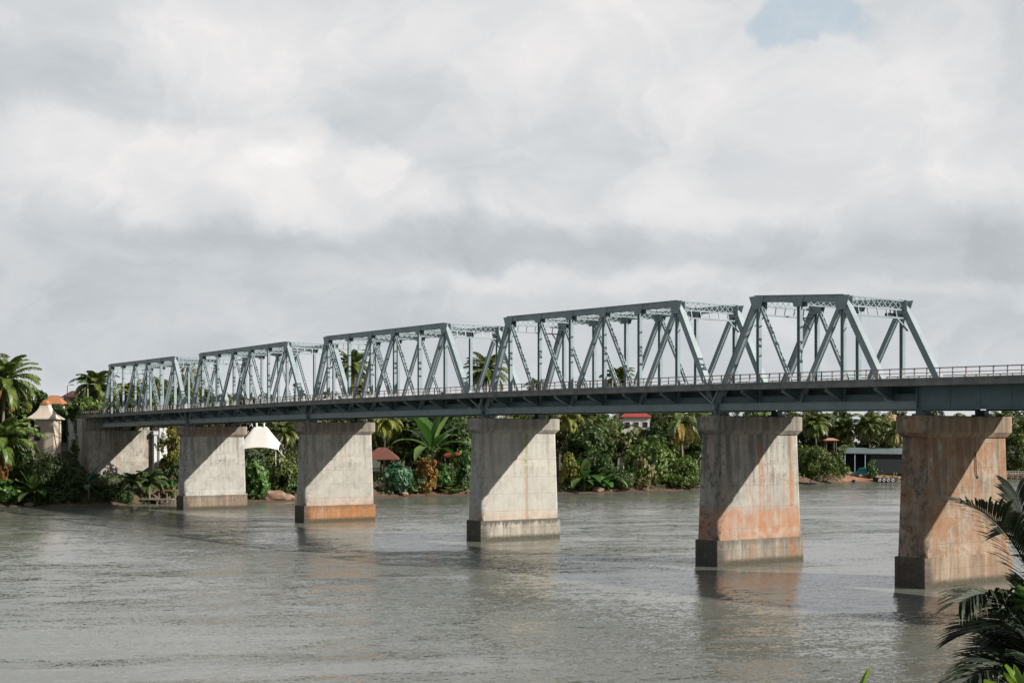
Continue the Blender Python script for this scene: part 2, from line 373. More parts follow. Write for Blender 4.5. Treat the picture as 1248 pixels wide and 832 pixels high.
def lattice(mb,p0,p1,h,t=.07,pitch=.7,side=(0,1,0)):    # vertical lattice strut: two angles and a double zig-zag
    p0=Vector(p0);p1=Vector(p1);L=(p1-p0).length;dr=(p1-p0).normalized();up=Vector((0,0,1))
    for zz in (0,-h): mb.bar(p0+up*zz,p1+up*zz,.10,t,side)
    n=max(2,int(L/pitch))
    for k in range(n):
        a=p0+dr*(L*k/n); b=p0+dr*(L*(k+1)/n)
        mb.bar(a-up*(0.03 if k%2 else h-.03)+Vector(side)*.02,b-up*(h-.03 if k%2 else .03)+Vector(side)*.02,.02,.055,side)
        mb.bar(a-up*(h-.03 if k%2 else .03)-Vector(side)*.02,b-up*(.03 if k%2 else h-.03)-Vector(side)*.02,.02,.055,side)
spans=[ # end columns of the near top chord, heights above deck edge, bearings u
 (1028,925,5.70,6.20,PIER_U[0],PIER_U[1],2),
 (826,622,6.45,6.68,PIER_U[1],PIER_U[2],5),
 (543,400,6.80,6.98,PIER_U[2],PIER_U[3],5),
 (350,247,7.0,7.1,PIER_U[3],PIER_U[4],5),
 (213,136,7.2,7.45,PIER_U[4],133.2,5)]
span_lab=['shortest truss span at the right end','second truss span from the right','middle truss span','fourth truss span from the right','leftmost truss span reaching the far bank']
for si,(xr,xl,hr,hl_,ur,ul,npan) in enumerate(spans):
    ua=u_at(xr,SN); ub=u_at(xl,SN); pn=(ub-ua)/npan
    nodes=[ua+pn*k for k in range(-1,npan+2)]    # bottom nodes, first and last are the feet
    foot0=min(max(nodes[0],ur+.35),ur+4); foot1=max(min(nodes[-1],ul-.35),ul-4)
    nodes[0]=foot0; nodes[-1]=foot1
    if si==0: foot0=nodes[0]=u_at(1088,SN)
    if si==0: nodes[-1]=foot1=u_at(874.5,SN)
    zb=lambda u: zd(ur+.3)+(zd(ul-.3)-zd(ur+.3))*(u-ur)/(ul-ur)   # straight chord between the bearings
    mid=(ur+ul)/2
    def zb(u): return zd(u)-1.60
    top={k:(zd(nodes[k])+hr+(hl_-hr)*(nodes[k]-ua)/(ub-ua)-.24) for k in range(1,npan+2)}
    z1=zd(ua)+hr-.24; z2=zd(ub)+hl_-.24
    for k in top: top[k]=z1+(z2-z1)*(nodes[k]-ua)/(ub-ua)
    ch=MB()
    for s in (SN,SF):
        # top chord: webs, cover plate; bottom chord follows the floor
        boxbeam(ch,(s,nodes[1]-.22,top[1]),(s,nodes[npan+1]+.22,top[npan+1]),.44,.42)
        ch.bar((s,nodes[1]-.24,z1+.232),(s,nodes[npan+1]+.24,z2+.232),.56,.03)
        along(ch,s-.21,s-.15,-1.83,-1.37,ur+.25,ul-.25); along(ch,s+.15,s+.21,-1.83,-1.37,ur+.25,ul-.25)
        along(ch,s-.30,s+.30,-1.86,-1.833,ur+.25,ul-.25); along(ch,s-.26,s+.26,-1.367,-1.33,ur+.25,ul-.25)
    tr=ch.build('truss_span',M['steel'],bridge); tr['label']=span_lab[si]
    wp=MB()
    for s in (SN,SF): along(wp,s-.03,s+.03,-1.33,-.90,ur+.25,ul-.25); along(wp,s-.10,s+.10,-.90,-.87,ur+.25,ul-.25)
    wp.build('web_plate',M['steel2'],tr)
    if npan==2: pat=[(1,2,'L'),(3,2,'D')]
    elif si==1: pat=[(6,5,'L'),(5,4,'L'),(3,4,'D'),(3,2,'L'),(1,2,'D')]
    else: pat=[(6,5,'L'),(4,5,'D'),(4,3,'l'),(3,4,'D'),(3,2,'L'),(1,2,'D')]
    if npan==2: pat=[(3,2,'L'),(1,2,'D')]
    for s in (SN,SF):
        out=-1 if s==SN else 1
        for k in (0,npan+1):
            e=MB(); t_=1 if k==0 else npan+1; f_=0 if k==0 else npan+2
            p0=(s,nodes[f_],zb(nodes[f_])); p1=(s,nodes[t_],top[t_])
            boxbeam(e,p0,p1,.46,.40)
            d0=(Vector(p1)-Vector(p0)).normalized(); nrm=Vector((0,d0.z,-d0.y))*(-1 if k==0 else 1)
            e.bar(Vector(p0)+nrm*.242,Vector(p1)+nrm*.242,.50,.03)
            e.build('end_post',M['steel'],tr)
        for k in range(1,npan+2):
            v=MB(); hbeam(v,(s,nodes[k],zb(nodes[k])+.1),(s,nodes[k],top[k]-.2),.28,.28,.05); v.build('vertical',M['steel'],tr)
            g=MB()
            w_=.62 if 1<k<npan+1 else .72; hh=.55 if 1<k<npan+1 else .75
            x0=s+out*.226; x1=s+out*.252
            yk=nodes[k]; zt=top[k]
            g.hexa([(min(x0,x1),yk-w_*.5,zt-hh),(max(x0,x1),yk-w_*.5,zt-hh),(max(x0,x1),yk+w_*.5,zt-hh),(min(x0,x1),yk+w_*.5,zt-hh),
                    (min(x0,x1),yk-w_,zt+.18),(max(x0,x1),yk-w_,zt+.18),(max(x0,x1),yk+w_,zt+.18),(min(x0,x1),yk+w_,zt+.18)])
            x0=s-out*.226; x1=s-out*.252
            g.box(min(x0,x1),max(x0,x1),yk-w_*.8,yk+w_*.8,zt-hh,zt+.16)
            g.build('gusset_plate',M['steel'],tr)
        for (a,b,ty) in pat:
            m_=MB(); pa=(s,nodes[a],top[a]-.1); pb=(s,nodes[b],zb(nodes[b])+.15)
            if ty=='D': boxbeam(m_,pb,pa,.33,.30)
            elif ty=='L': laced(m_,pb,pa,.20,.30)
            else: laced(m_,pb,pa,.16,.26)
            m_.build('diagonal',M['steel'],tr)
    for k in range(1,npan+2):
        if k in (1,npan+1):
            q=MB(); zt=top[k]; y=nodes[k]; dy=-.25 if k==1 else .25
            lattice(q,(SN+.2,y+dy,zt+.15),(SF-.2,y+dy,zt+.15),.62,.10,.55)
            q.bar((SN+.2,y+dy*1.6,zt-1.05),(SF-.2,y+dy*1.6,zt-1.05),.12,.10,(0,1,0))
            for f_ in (.18,.34,.5,.66,.82):
                xx=SN+(SF-SN)*f_; q.bar((xx,y+dy*1.1,zt-.42),(xx,y+dy*1.6,zt-1.02),.06,.06,(0,1,0))
            for s,sg in ((SN,1),(SF,-1)):
                q.bar((s+sg*.15,y+dy*2.2,zt-1.9),(s+sg*1.05,y+dy*1.6,zt-1.08),.10,.08,(0,1,0))
            q.build('portal_frame',M['steel'],tr)
        else:
            q=MB(); lattice(q,(SN+.2,nodes[k],top[k]+.10),(SF-.2,nodes[k],top[k]+.10),.50,.08,.6)
            q.build('sway_frame',M['steel'],tr)
    lb=MB()
    for k in range(1,npan+1):
        a=nodes[k];b=nodes[k+1];za=top[k];zb_=top[k+1]
        for (s0,s1) in ((SN,SF),(SF,SN)):
            o1=Vector((s0,a,za+.06 if s0==SN else za-.02)); o2=Vector((s1,b,zb_+.06 if s0==SN else zb_-.02))
            lb.bar(o1,o2,.03,.14,(0,0,1)); lb.bar(o1+Vector((0,.12,-.10)),o2+Vector((0,.12,-.10)),.03,.05,(0,0,1))
            L=(o2-o1).length; dd=(o2-o1)/L; n=int(L/.6)
            for j in range(n):
                c1=o1+dd*(L*j/n); c2=o1+dd*(L*(j+1)/n); zz=Vector((0,.12,-.10))
                lb.bar(c1 if j%2 else c1+zz, c2+zz if j%2 else c2,.03,.03)
    lb.build('lateral_bracing',M['steel'],tr)
    fb=MB()
    for k in range(0,npan+3):
        y=nodes[k]; z=zd(y)
        fb.box(SN+.22,SF-.22,y-.13,y+.13,z-1.45,z-.43)
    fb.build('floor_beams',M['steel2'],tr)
    for k in range(0,npan+3):
        y=nodes[k]; z=zd(y)
        if abs(y-ur)<1.2 or abs(y-ul)<1.2: continue
        for s,sg in ((SN,-1),(SF,1)):
            b=MB(); e=.9 if True else 0
            tip=E0+.12 if sg<0 else E1-.12
            P4=[(s+sg*.22,-1.25),(s+sg*.22,-.45),(tip,-.45),(tip,-.60),(s+sg*.55,-1.0)]
            n=len(P4); r0=[(p[0],y-.12,z+p[1]) for p in P4]; r1=[(p[0],y+.12,z+p[1]) for p in P4]
            b.add(r0+r1,[tuple(range(n)),tuple(reversed(range(n,2*n)))]+[((k2+1)%n,k2,k2+n,(k2+1)%n+n) for k2 in range(n)])
            b.bar((s+sg*.30,y,z-1.22),(tip,y,z-.63),.34,.03,(0,1,0))
            b.build('deck_bracket',M['steel2'],tr)
# Y-shaped brackets over the piers
for u in PIER_U[1:]+[132.8]:
    z=zd(u)
    for s,out in ((SN,-1),(SF,1)):
        y=MB(); sx=s+out*.62
        y.bar((s+out*.25,u,z-2.2),(sx,u,z-1.25),.16,.16); y.bar((sx,u,z-1.3),(sx+out*.4,u-.95,z-.46),.16,.14); y.bar((sx,u,z-1.3),(sx+out*.4,u+.95,z-.46),.16,.14)
        y.bar((sx-out*.2,u,z-1.75),(sx-out*.2,u,z-1.28),.34,.3)
        y.build('bearing_bracket',M['steel'],bridge)
# plate girder approach span on the right
g=MB()
for s in (SN-.55,SF+.55):
    along(g,s-.03,s+.03,-1.83,-.43,UE,PIER_U[0]-.1); along(g,s-.26,s+.26,-1.87,-1.833,UE,PIER_U[0]-.1); along(g,s-.24,s+.24,-.47,-.432,UE,PIER_U[0]-.1)
    g.box(s-.22,s+.22,PIER_U[0]-.14,PIER_U[0]-.08,zd(PIER_U[0])-1.83,zd(PIER_U[0])-.47)
for k in range(1,14):
    uu=PIER_U[0]-.3-k*2.1
    g.box(SN-.55-.055,SN-.55-.031,uu-.05,uu+.05,zd(uu)-1.83,zd(uu)-.47)
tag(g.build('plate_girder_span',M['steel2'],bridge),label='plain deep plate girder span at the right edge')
# far abutment and wing wall
ab=concrete('abutment_concrete',(.50,.47,.41),.15,None,gen=.05,dirt=.95,zmax=11.5)
abp=concrete('abutment_pale',(.72,.76,.78),.0,None,dirt=.4,zmax=13,tone=.2)
q=MB(); q.box(-.6,9.6,133.4,136.5,-1,zd(134)-2.35); q.box(-.6,9.6,135.2,136.5,zd(134)-2.352,zd(134)-.45); abut=q.build('abutment',ab,bridge)
q=MB(); q.box(9.3,9.75,132.6,133.38,0,zd(134)-3.0); q.box(9.15,9.9,132.4,133.38,zd(134)-2.99,zd(134)-2.4); q.box(10.35,11.6,133.0,136.4,-.5,zd(134)-1.9); q.build('abutment_column',abp,abut)
q=MB(); q.box(-.55,-.25,136.51,151,2,zd(140)-.46); q.box(-.62,-.20,137.0,138.4,zd(140)-2.2,zd(140)-1.4); q.build('wing_wall',abp,abut)
q=MB(); q.box(-.64,-.56,139.0,140.3,zd(140)-2.6,zd(140)-.6); q.build('wall_niche',M['dark'],abut)
q=MB(); q.box(9.4,9.7,136.51,151,2,zd(140)-.46); q.build('wing_wall',abp,abut)

# little fixture hanging under the right portal
w=bw(4.6,u_at(1028,SN)-.4,0)
hz=ztop(383,w.y+0.0)
fx=MB(); fx.box(-.42,.42,-.12,.12,-.10,.10); fx.box(.42,.55,-.07,.07,-.05,.07); fx.box(-.03,.03,-.03,.03,.10,.9)
o=fx.build('hanging_fixture',M['dark'],None,(px_x(1085,w.y+1.5),w.y+1.5,ztop(383.5,w.y+1.5)),ang); tag(o,'small dark fixture hanging under the portal of the rightmost truss','fixture')

# ------------------------------------------------------------------ terrain and water
bank_px=[(-900,680),(-250,634),(-60,620),(0,617),(100,617),(180,614.5),(215,612),(300,612),(345,611),(455,606.5),(500,605),(560,603.5),(690,601),(760,600),(850,597),(980,590),(1035,587.5),(1095,587),(1210,584),(1300,582),(1600,576)]
bank=[]
for x,y in bank_px:
    Y=F*HC/(y-HY); bank.append((px_x(x,Y),Y))
bank=[(-3000,bank[0][1]-80)]+bank+[(bank[-1][0]+400,bank[-1][1]+260),(3500,2400)]
def bank_y(X):
    for i in range(len(bank)-1):
        if bank[i][0]<=X<=bank[i+1][0]:
            q=(X-bank[i][0])/(bank[i+1][0]-bank[i][0]+1e-9); return bank[i][1]+q*(bank[i+1][1]-bank[i][1])
    return bank[-1][1] if X>0 else bank[0][1]
def ss(a,b,x):
    q=min(1,max(0,(x-a)/(b-a))); return q*q*(3-2*q)
def ground(X,Y):
    d=Y-bank_y(X)
    if d<-12: return -3
    z=-1.5+1.7*ss(-6,0.5,d)+1.7*ss(0,7,d)+1.4*ss(6,30,d)
    left=1-ss(-70,-63,X)
    z+=left*(4.2*ss(2,14,d)); z+=(1-ss(-50,-30,X))*(1-left)*1.0*ss(3,12,d)
    z+=2.0*ss(60,400,d)
    if -12<d<200: z+=(noise.noise(Vector((X*.22,Y*.22,0)))*.5)*ss(-3,2,d)
    return z
xs=[-3000,-1500,-700,-400,-250]+[ -170+2.2*i for i in range(200)]+[300,340,400,500,700,1100,1800,3000]
ds=[-14,-9,-6,-4,-3,-2,-1.2,-.6,0,.6,1.2,2,3,4.5,6,8,10,12,15,19,24,30,40,55,80,120,200,400,900,2500]
mb=MB(); W=len(ds)
for X in xs:
    for d in ds:
        Y=bank_y(X)+d; mb.v.append((X,Y,ground(X,Y)))
for i in range(len(xs)-1):
    for j in range(W-1): mb.f.append((i*W+j,(i+1)*W+j,(i+1)*W+j+1,i*W+j+1))
mt,t,b,co=newmat('riverbank_earth',.95)
pos=t.node('ShaderNodeNewGeometry').outputs['Position']
n=t.noise(pos,.5,8,.65); n2=t.noise(pos,3,6,.65); sp=t.node('ShaderNodeSeparateXYZ'); t.l.new(pos,sp.inputs[0])
beach=t.math('MULTIPLY',t.ramp(sp.outputs[0],68,74),t.ramp(sp.outputs[0],90,96,1,0)); c=t.mix(beach,t.mix(t.ramp(n,.35,.65),(.20,.11,.07),(.09,.065,.04)),t.mix(t.ramp(n,.35,.65),(.46,.22,.14),(.30,.15,.10))); c=t.mix(t.ramp(t.math('ADD',sp.outputs[2],t.math('MULTIPLY',n2,2)),1.9,3.6),c,(.045,.06,.022))
c=t.mix(t.math('MULTIPLY',t.ramp(n2,.45,.6),.5),c,(.07,.06,.04)); c=t.mix(t.ramp(sp.outputs[2],.0,.35,.8,0),c,(.06,.05,.035))
t.l.new(c,b.inputs['Base Color']); bump(t,b,n2,.6,.2)
tag(mb.build('riverbank_ground',mt,smooth=True),kind='structure')
# bank on the camera's side
mb=MB(); yy=[-60,-30,-10,0,2,5,8,11,14,17,20,23,26,30,36]; xx=[-400,-200,-100,-60]+[-40+4*i for i in range(21)]+[60,100,200,400]
for X in xx:
    for Y in yy:
        z=7.3 if Y<2 else 7.3-.377*(Y-2); z+=noise.noise(Vector((X*.3,Y*.3,4)))*.25*(1 if Y<30 else 0); mb.v.append((X,Y,max(z,-3.2)))
for i in range(len(xx)-1):
    for j in range(len(yy)-1): a=i*len(yy)+j; mb.f.append((a,a+len(yy),a+len(yy)+1,a+1))
tag(mb.build('near_bank_ground',mt,smooth=True),kind='structure')
# river bed + water
mb=MB(); mb.add([(-3200,-60,-3.3),(3600,-60,-3.3),(3600,4000,-3.3),(-3200,4000,-3.3)],[(0,1,2,3)]); tag(mb.build('river_bed',plain('river_mud',(.12,.10,.06))),kind='structure')
wm=bpy.data.materials.new('river_water'); wm.use_nodes=True; t=NT(wm.node_tree); b=t.n['Principled BSDF']
pos=t.node('ShaderNodeNewGeometry').outputs['Position']
rot=t.node('ShaderNodeMapping'); t.put(rot.inputs['Vector'],pos); rot.inputs['Rotation'].default_value=(0,0,math.radians(-12))
pr=rot.outputs[0]
flow=t.noise(t.scale(pr,(.30,1,1)),.045,5,.6,1.0)           # broad patches of calm and ruffled water
flow2=t.noise(t.scale(pr,(.22,1,1)),.22,5,.65,1.2)
amp=t.math('ADD',.38,t.math('MULTIPLY',t.math('MULTIPLY',t.ramp(flow,.42,.60),t.ramp(flow2,.42,.62,.15,1.0)),2.1))
def slope(vec,sc_,det,a,dist=.5,rough=.6):       # wave slopes taken straight from a vector noise, the same at every distance
    cn=t.noise(vec,sc_,det,rough,dist,out='Color'); return t.vmath('MULTIPLY',t.vmath('SUBTRACT',cn,(.5,.5,.5)),(a*.75,a,0))
s1=slope(t.scale(pr,(.5,1,1)),.40,3,.24); s2=slope(t.scale(pr,(.5,1,1)),2.0,5,.66,.8,.66); s3=slope(t.scale(pr,(.7,1,1)),7,4,.85)
sl=t.vmath('ADD',t.vmath('ADD',s1,s2),s3); asc=t.node('ShaderNodeVectorMath',operation='SCALE'); t.put(asc.inputs[0],sl); t.put(asc.inputs['Scale'],amp)
nrm=t.vmath('NORMALIZE',t.vmath('ADD',asc.outputs[0],(.01,-.065,1))); t.l.new(nrm,b.inputs['Normal'])
c=t.mix(t.ramp(flow,.3,.7),(.170,.176,.156),(.132,.138,.120)); foam=t.math('MULTIPLY',t.ramp(t.noise(t.scale(pr,(.18,1,1)),.8,7,.7,2.0),.63,.72),t.ramp(flow,.5,.7)); c=t.mix(t.math('MULTIPLY',foam,.35),c,(.5,.5,.47))
t.l.new(c,b.inputs['Base Color']); b.inputs['Roughness'].default_value=.05; b.inputs['IOR'].default_value=1.52
mb=MB(); mb.add([(-3200,-60,0),(3600,-60,0),(3600,4000,0),(-3200,4000,0)],[(0,1,2,3)]); tag(mb.build('river_water',wm),kind='structure')

# ------------------------------------------------------------------ vegetation prototypes
def card(mb,p,n,L,W_,rnd,sag=.15):
    n=n.normalized(); r=Vector((rnd.uniform(-1,1),rnd.uniform(-1,1),rnd.uniform(-1,1)))
    x=(r-n*r.dot(n)).normalized(); y=n.cross(x)
    a=p-x*L*.5; d=p+x*L*.5-n*L*sag; l=p+y*W_*.5-n*W_*.12; r_=p-y*W_*.5-n*W_*.12
    i=len(mb.v); mb.v += [tuple(a),tuple(r_),tuple(d),tuple(l),]; mb.f += [(i,i+1,i+2),(i,i+2,i+3)]
def crown_mesh(name,mat,lobes,count,leaf,seed,thr=-.15,ratio=.55,inner=.25,freq=.7,upbias=.15):
    rnd=random.Random(seed); mb=MB(); wts=[(l[3]*l[4]+l[4]*l[5]+l[3]*l[5]) for l in lobes]; tot=0; guard=0
    off=Vector((seed*3.1,seed*1.7,seed*.9))
    while tot<count and guard<count*8:
        guard+=1
        l=rnd.choices(lobes,wts)[0]
        v=Vector((rnd.gauss(0,1),rnd.gauss(0,1),rnd.gauss(0,1)+upbias))
        if v.length<.01: continue
        v.normalize(); rr=rnd.uniform(.86,1.06) if rnd.random()>inner else rnd.uniform(.35,.9)
        rr*=1+.22*noise.noise(v*1.7+off)
        p=Vector((l[0]+v.x*l[3]*rr,l[1]+v.y*l[4]*rr,l[2]+v.z*l[5]*rr))
        if noise.noise(p*freq+off)<thr: continue
        if p.z<0: continue
        nn=Vector((v.x/l[3],v.y/l[4],v.z/l[5])).normalized()+Vector((rnd.uniform(-.7,.7),rnd.uniform(-.7,.7),rnd.uniform(-.4,.7)))
        s=leaf*rnd.uniform(.6,1.4); card(mb,p,nn,s,s*ratio,rnd); tot+=1
    return mb.mesh(name,M[mat])
def rand_lobes(rnd,h,r,n,base=.25,flat=.7):
    L=[(0,0,h*.62,r*.7,r*.7,h*.34)]
    for _ in range(n):
        a=rnd.uniform(0,6.283); d=r*rnd.uniform(.35,.75); z=h*rnd.uniform(base,.86); q=r*rnd.uniform(.28,.5)
        L.append((math.cos(a)*d,math.sin(a)*d,z,q,q,q*flat))
    return L
def trunk_mesh(name,h,r,seed,limbs=6,spread=2.5,mat='bark'):
    rnd=random.Random(seed); mb=MB(); x=y=0; pts=[];
    for k in range(6):
        pts.append((x,y,h*.6*k/5-.4*(k==0))); x+=rnd.uniform(-.15,.15)*h*.08; y+=rnd.uniform(-.15,.15)*h*.08
    mb.tube(pts,[r*(1.25-.6*k/5) for k in range(6)],7)
    for _ in range(limbs):
        a=rnd.uniform(0,6.28); z0=h*rnd.uniform(.25,.55); z1=h*rnd.uniform(.6,.9); sp=spread*rnd.uniform(.5,1)
        mb.tube([(pts[3][0]*z0/h,pts[3][1]*z0/h,z0),(math.cos(a)*sp*.5,math.sin(a)*sp*.5,(z0+z1)/2-.1*h*.3),(math.cos(a)*sp,math.sin(a)*sp,z1)],[r*.5,r*.32,r*.12],5)
    return mb.mesh(name,M[mat],True)
TREE={}
def mk_tree(key,mat,h,r,n,count,leaf,seed,**kw):
    rnd=random.Random(seed); base=kw.pop('base',.25); flat=kw.pop('flat',.7)
    TREE[key]=(crown_mesh('crown',mat,rand_lobes(rnd,h,r,n,base,flat),count,leaf,seed,**kw), trunk_mesh('trunk',h,.22+h*.012,seed,spread=r*.6), h, r)
mk_tree('dark1','g_dark',11,4.6,13,5200,0.65,1,thr=.0,freq=.45)
mk_tree('dark2','g_dark',10,5.2,15,5200,0.60,2,thr=.0,freq=.45,flat=.5)
mk_tree('mid1','g_mid',11,4.4,14,5000,0.60,3,thr=.0,freq=.45)
mk_tree('mid2','g_mid',9,4.6,12,4600,0.65,4,thr=.0,freq=.45,base=.1)
mk_tree('olive1','g_olive',10,4.4,14,5000,0.52,5,thr=.0,freq=.45)
mk_tree('olive2','g_olive',8.5,4.2,12,4600,0.57,6,thr=.0,freq=.45,base=.1)
mk_tree('yellow1','g_yellow',8,3.2,9,2600,.45,7,thr=0)
SHRUB={}
def mk_shrub(key,mat,h,r,n,count,leaf,seed,**kw):
    rnd=random.Random(seed); L=[(0,0,h*.42,r*.85,r*.85,h*.42)]
    for _ in range(n):
        a=rnd.uniform(0,6.28); d=r*rnd.uniform(.4,.85); q=r*rnd.uniform(.25,.42); L.append((math.cos(a)*d,math.sin(a)*d,h*rnd.uniform(.12,.8),q,q,q*.8))
    SHRUB[key]=(crown_mesh('shrub',mat,L,count,leaf,seed,base if False else kw.pop('thr',-.1),**kw),h,r)
mk_shrub('dark','g_dark',4,2.6,9,2600,.36,11)
mk_shrub('dark_b','g_dark',3.5,3,9,2600,.34,12,freq=1.1)
mk_shrub('mid','g_mid',4,2.6,9,2600,.34,13)
mk_shrub('bright','g_bright',4,2.3,8,2000,.46,14,thr=-.02,ratio=.7)
mk_shrub('blue','g_blue',4,2.2,8,1700,.60,15,thr=-.05,ratio=.75)
mk_shrub('orange','g_orange',5,2.0,8,1500,.42,16,thr=-.05,ratio=.7)
mk_shrub('cream','g_cream',4,2.4,8,1500,.38,17,thr=-.02,ratio=.7)
mk_shrub('olive','g_mid',4,3.2,10,3400,.36,18,thr=-.08)
mk_shrub('yellow','g_yellow',3.5,2.0,7,1300,.38,19)

def frond(mb_leaf,mb_rib,p0,az,el,L,droop,rnd,nl=24,leaf=.75,w=.075,hang=.45,rib=.035,dry=False):
    pts=[];p=Vector(p0);e=el; n=10
    dirs=[]
    for k in range(n+1):
        pts.append(p.copy()); d=Vector((math.cos(az)*math.cos(e),math.sin(az)*math.cos(e),math.sin(e))); dirs.append(d)
        p=p+d*L/n; e-=droop/n*(.5+1.0*k/n)
    mb_rib.tube(pts,[rib*(1-.8*k/n) for k in range(n+1)],4,False)
    for j in range(nl):
        q=.14+.86*j/(nl-1); f=q*n; k=min(int(f),n-1); pos=pts[k].lerp(pts[k+1],f-k); d=dirs[k].lerp(dirs[k+1],f-k).normalized()
        side=d.cross(Vector((0,0,1)));
        if side.length<.05: side=Vector((math.sin(az),-math.cos(az),0))
        side.normalize(); up=side.cross(d).normalized()
        ll=leaf*(.55+.9*math.sin(math.pi*min(1,q*.9+.08)))*rnd.uniform(.85,1.1)*(.55 if q>.93 else 1)
        for sg in (-1,1):
            v=(side*sg*.85+d*(.35+.5*q)+up*(.25)).normalized(); dn=Vector((0,0,-1))
            a=pos; m=pos+v*ll*.5+dn*ll*hang*.12; t_=pos+v*ll*(.95-.25*hang)+dn*ll*hang*rnd.uniform(.6,1.1)
            wd=d*w*rnd.uniform(.8,1.2)
            i=len(mb_leaf.v); mb_leaf.v += [tuple(a-wd*.5),tuple(a+wd*.5),tuple(m-wd),tuple(m+wd),tuple(t_)]
            mb_leaf.f += [(i,i+1,i+3,i+2),(i+2,i+3,i+4)]
def palm_protos(seed,L=4.6,n=22,mat='palm',dry=0,trunk_h=9,lean=1.2,w=.085,leaf=.9,el0=-.5,droop=1.5,r=.2):
    rnd=random.Random(seed); leafm=MB(); rib=MB(); drym=MB(); dryr=MB()
    top=Vector((lean,lean*.2,trunk_h))
    for k in range(n):
        q=k/(n-1); el=1.35-(1.35-el0)*q+rnd.uniform(-.12,.12); az=k*2.399+rnd.uniform(-.2,.2)
        frond(leafm,leafm,top,az,el,L*rnd.uniform(.85,1.1),droop*rnd.uniform(.8,1.2),rnd,34,leaf*1.1,w*1.35,.45+.4*q)
    for k in range(dry):
        az=k*2.1+rnd.uniform(0,1.5); frond(drym,drym,top-Vector((0,0,.2)),az,-.3-rnd.uniform(0,.5),L*.8,1.3,rnd,18,leaf*.8,w*1.5,1.0)
    tm=MB(); pts=[];rad=[]
    for k in range(9):
        q=k/8; pts.append((lean*q**1.6,lean*.2*q**1.6,trunk_h*q-.5*(k==0))); rad.append(r*(1.5-.9*q if q<.15 else 1.1-.35*q))
    tm.tube(pts,rad,8)
    return leafm.mesh('crown',M[mat]), (drym.mesh('dry_fronds',M['palm_dry']) if dry else None), tm.mesh('trunk',M['palm_bark'],True), trunk_h
PALM={'coco':palm_protos(31,5.2,32,dry=7,trunk_h=10,lean=1.0),
      'coco2':palm_protos(32,4.4,30,dry=0,trunk_h=9,lean=-1.0),
      'coco3':palm_protos(36,4.6,28,dry=3,trunk_h=8,lean=.6,droop=1.9),
      'yellow':palm_protos(33,3.6,18,'g_yellow',trunk_h=7,lean=.3,droop=1.9,dry=2),
      'yellowdrop':palm_protos(34,4.8,16,dry=12,trunk_h=8,lean=-.5,droop=1.8),
      'low':palm_protos(35,5.0,26,'palm',trunk_h=2.2,lean=.2,droop=1.7,el0=-.1,r=.3),
      'small':palm_protos(37,2.6,14,'g_dark',trunk_h=1.6,lean=.1,droop=1.6,el0=0,leaf=.6,r=.12)}
def leaf_blade(mb,p0,az,el,L,W_,droop,rnd,n=9,fold=.18,twist=0,tear=0):
    pts=[];p=Vector(p0);e=el
    for k in range(n+1):
        d=Vector((math.cos(az)*math.cos(e),math.sin(az)*math.cos(e),math.sin(e))); side=Vector((math.sin(az),-math.cos(az),0)); up=side.cross(d)*-1
        up=d.cross(side)*-1
        if up.z<0: up=-up
        side=(side*math.cos(twist)+up*math.sin(twist))
        q=k/n; wq=W_*.5*(math.sin(math.pi*min(1,max(0,(q-.16)/.84))**.8)**.7 if q>.16 else .04)
        pts.append((p.copy(),side,up,max(wq,.002) if q>.5 else max(wq,.02*W_))); p=p+d*L/n; e-=droop/n*(.5+k/n)
    b=len(mb.v)
    for (p,s,u,w) in pts:
        j=1-tear*rnd.random()
        mb.v += [tuple(p+s*w*j+u*w*fold),tuple(p-u*.02),tuple(p-s*w*j+u*w*fold)]
    for k in range(n):
        a=b+3*k; mb.f += [(a,a+1,a+4,a+3),(a+1,a+2,a+5,a+4)]
def banana_protos(seed,h=4,n=9,L=3.2,W_=.85,mat='banana',upright=1.25,spread=.9,droop=1.3,stems=1):
    rnd=random.Random(seed); lv=MB(); st=MB()
    for s_ in range(stems):
        ox,oy=(0,0) if s_==0 else (rnd.uniform(-1,1),rnd.uniform(-.6,.6)); hh=h*(1 if s_==0 else rnd.uniform(.5,.8))
        for k in range(n):
            q=k/max(1,n-1); leaf_blade(lv,(ox,oy,hh),k*2.4+rnd.uniform(-.3,.3),upright-spread*q,L*rnd.uniform(.8,1.1)*(hh/h),W_*rnd.uniform(.8,1.15),droop*(.5+q),rnd,tear=.25)
        st.tube([(ox,oy,-.4),(ox+.05,oy,hh*.5),(ox,oy,hh+.1)],[.2,.16,.1],8)
    return lv.mesh('leaves',M[mat],True), st.mesh('stem',M['stem'],True), h+L*.7
BAN={'big':banana_protos(41,3.6,15,4.9,1.3,upright=1.45,spread=1.3,droop=1.25),
     'mid':banana_protos(42,1.8,10,2.6,.85,stems=2),
     'dark':banana_protos(43,2.4,8,3.0,1.0,'banana_dark',upright=1.2,spread=1.1,droop=.8),
     'low':banana_protos(44,.9,14,2.3,.8,'banana',upright=1.2,spread=1.1,droop=1.1,stems=3)}

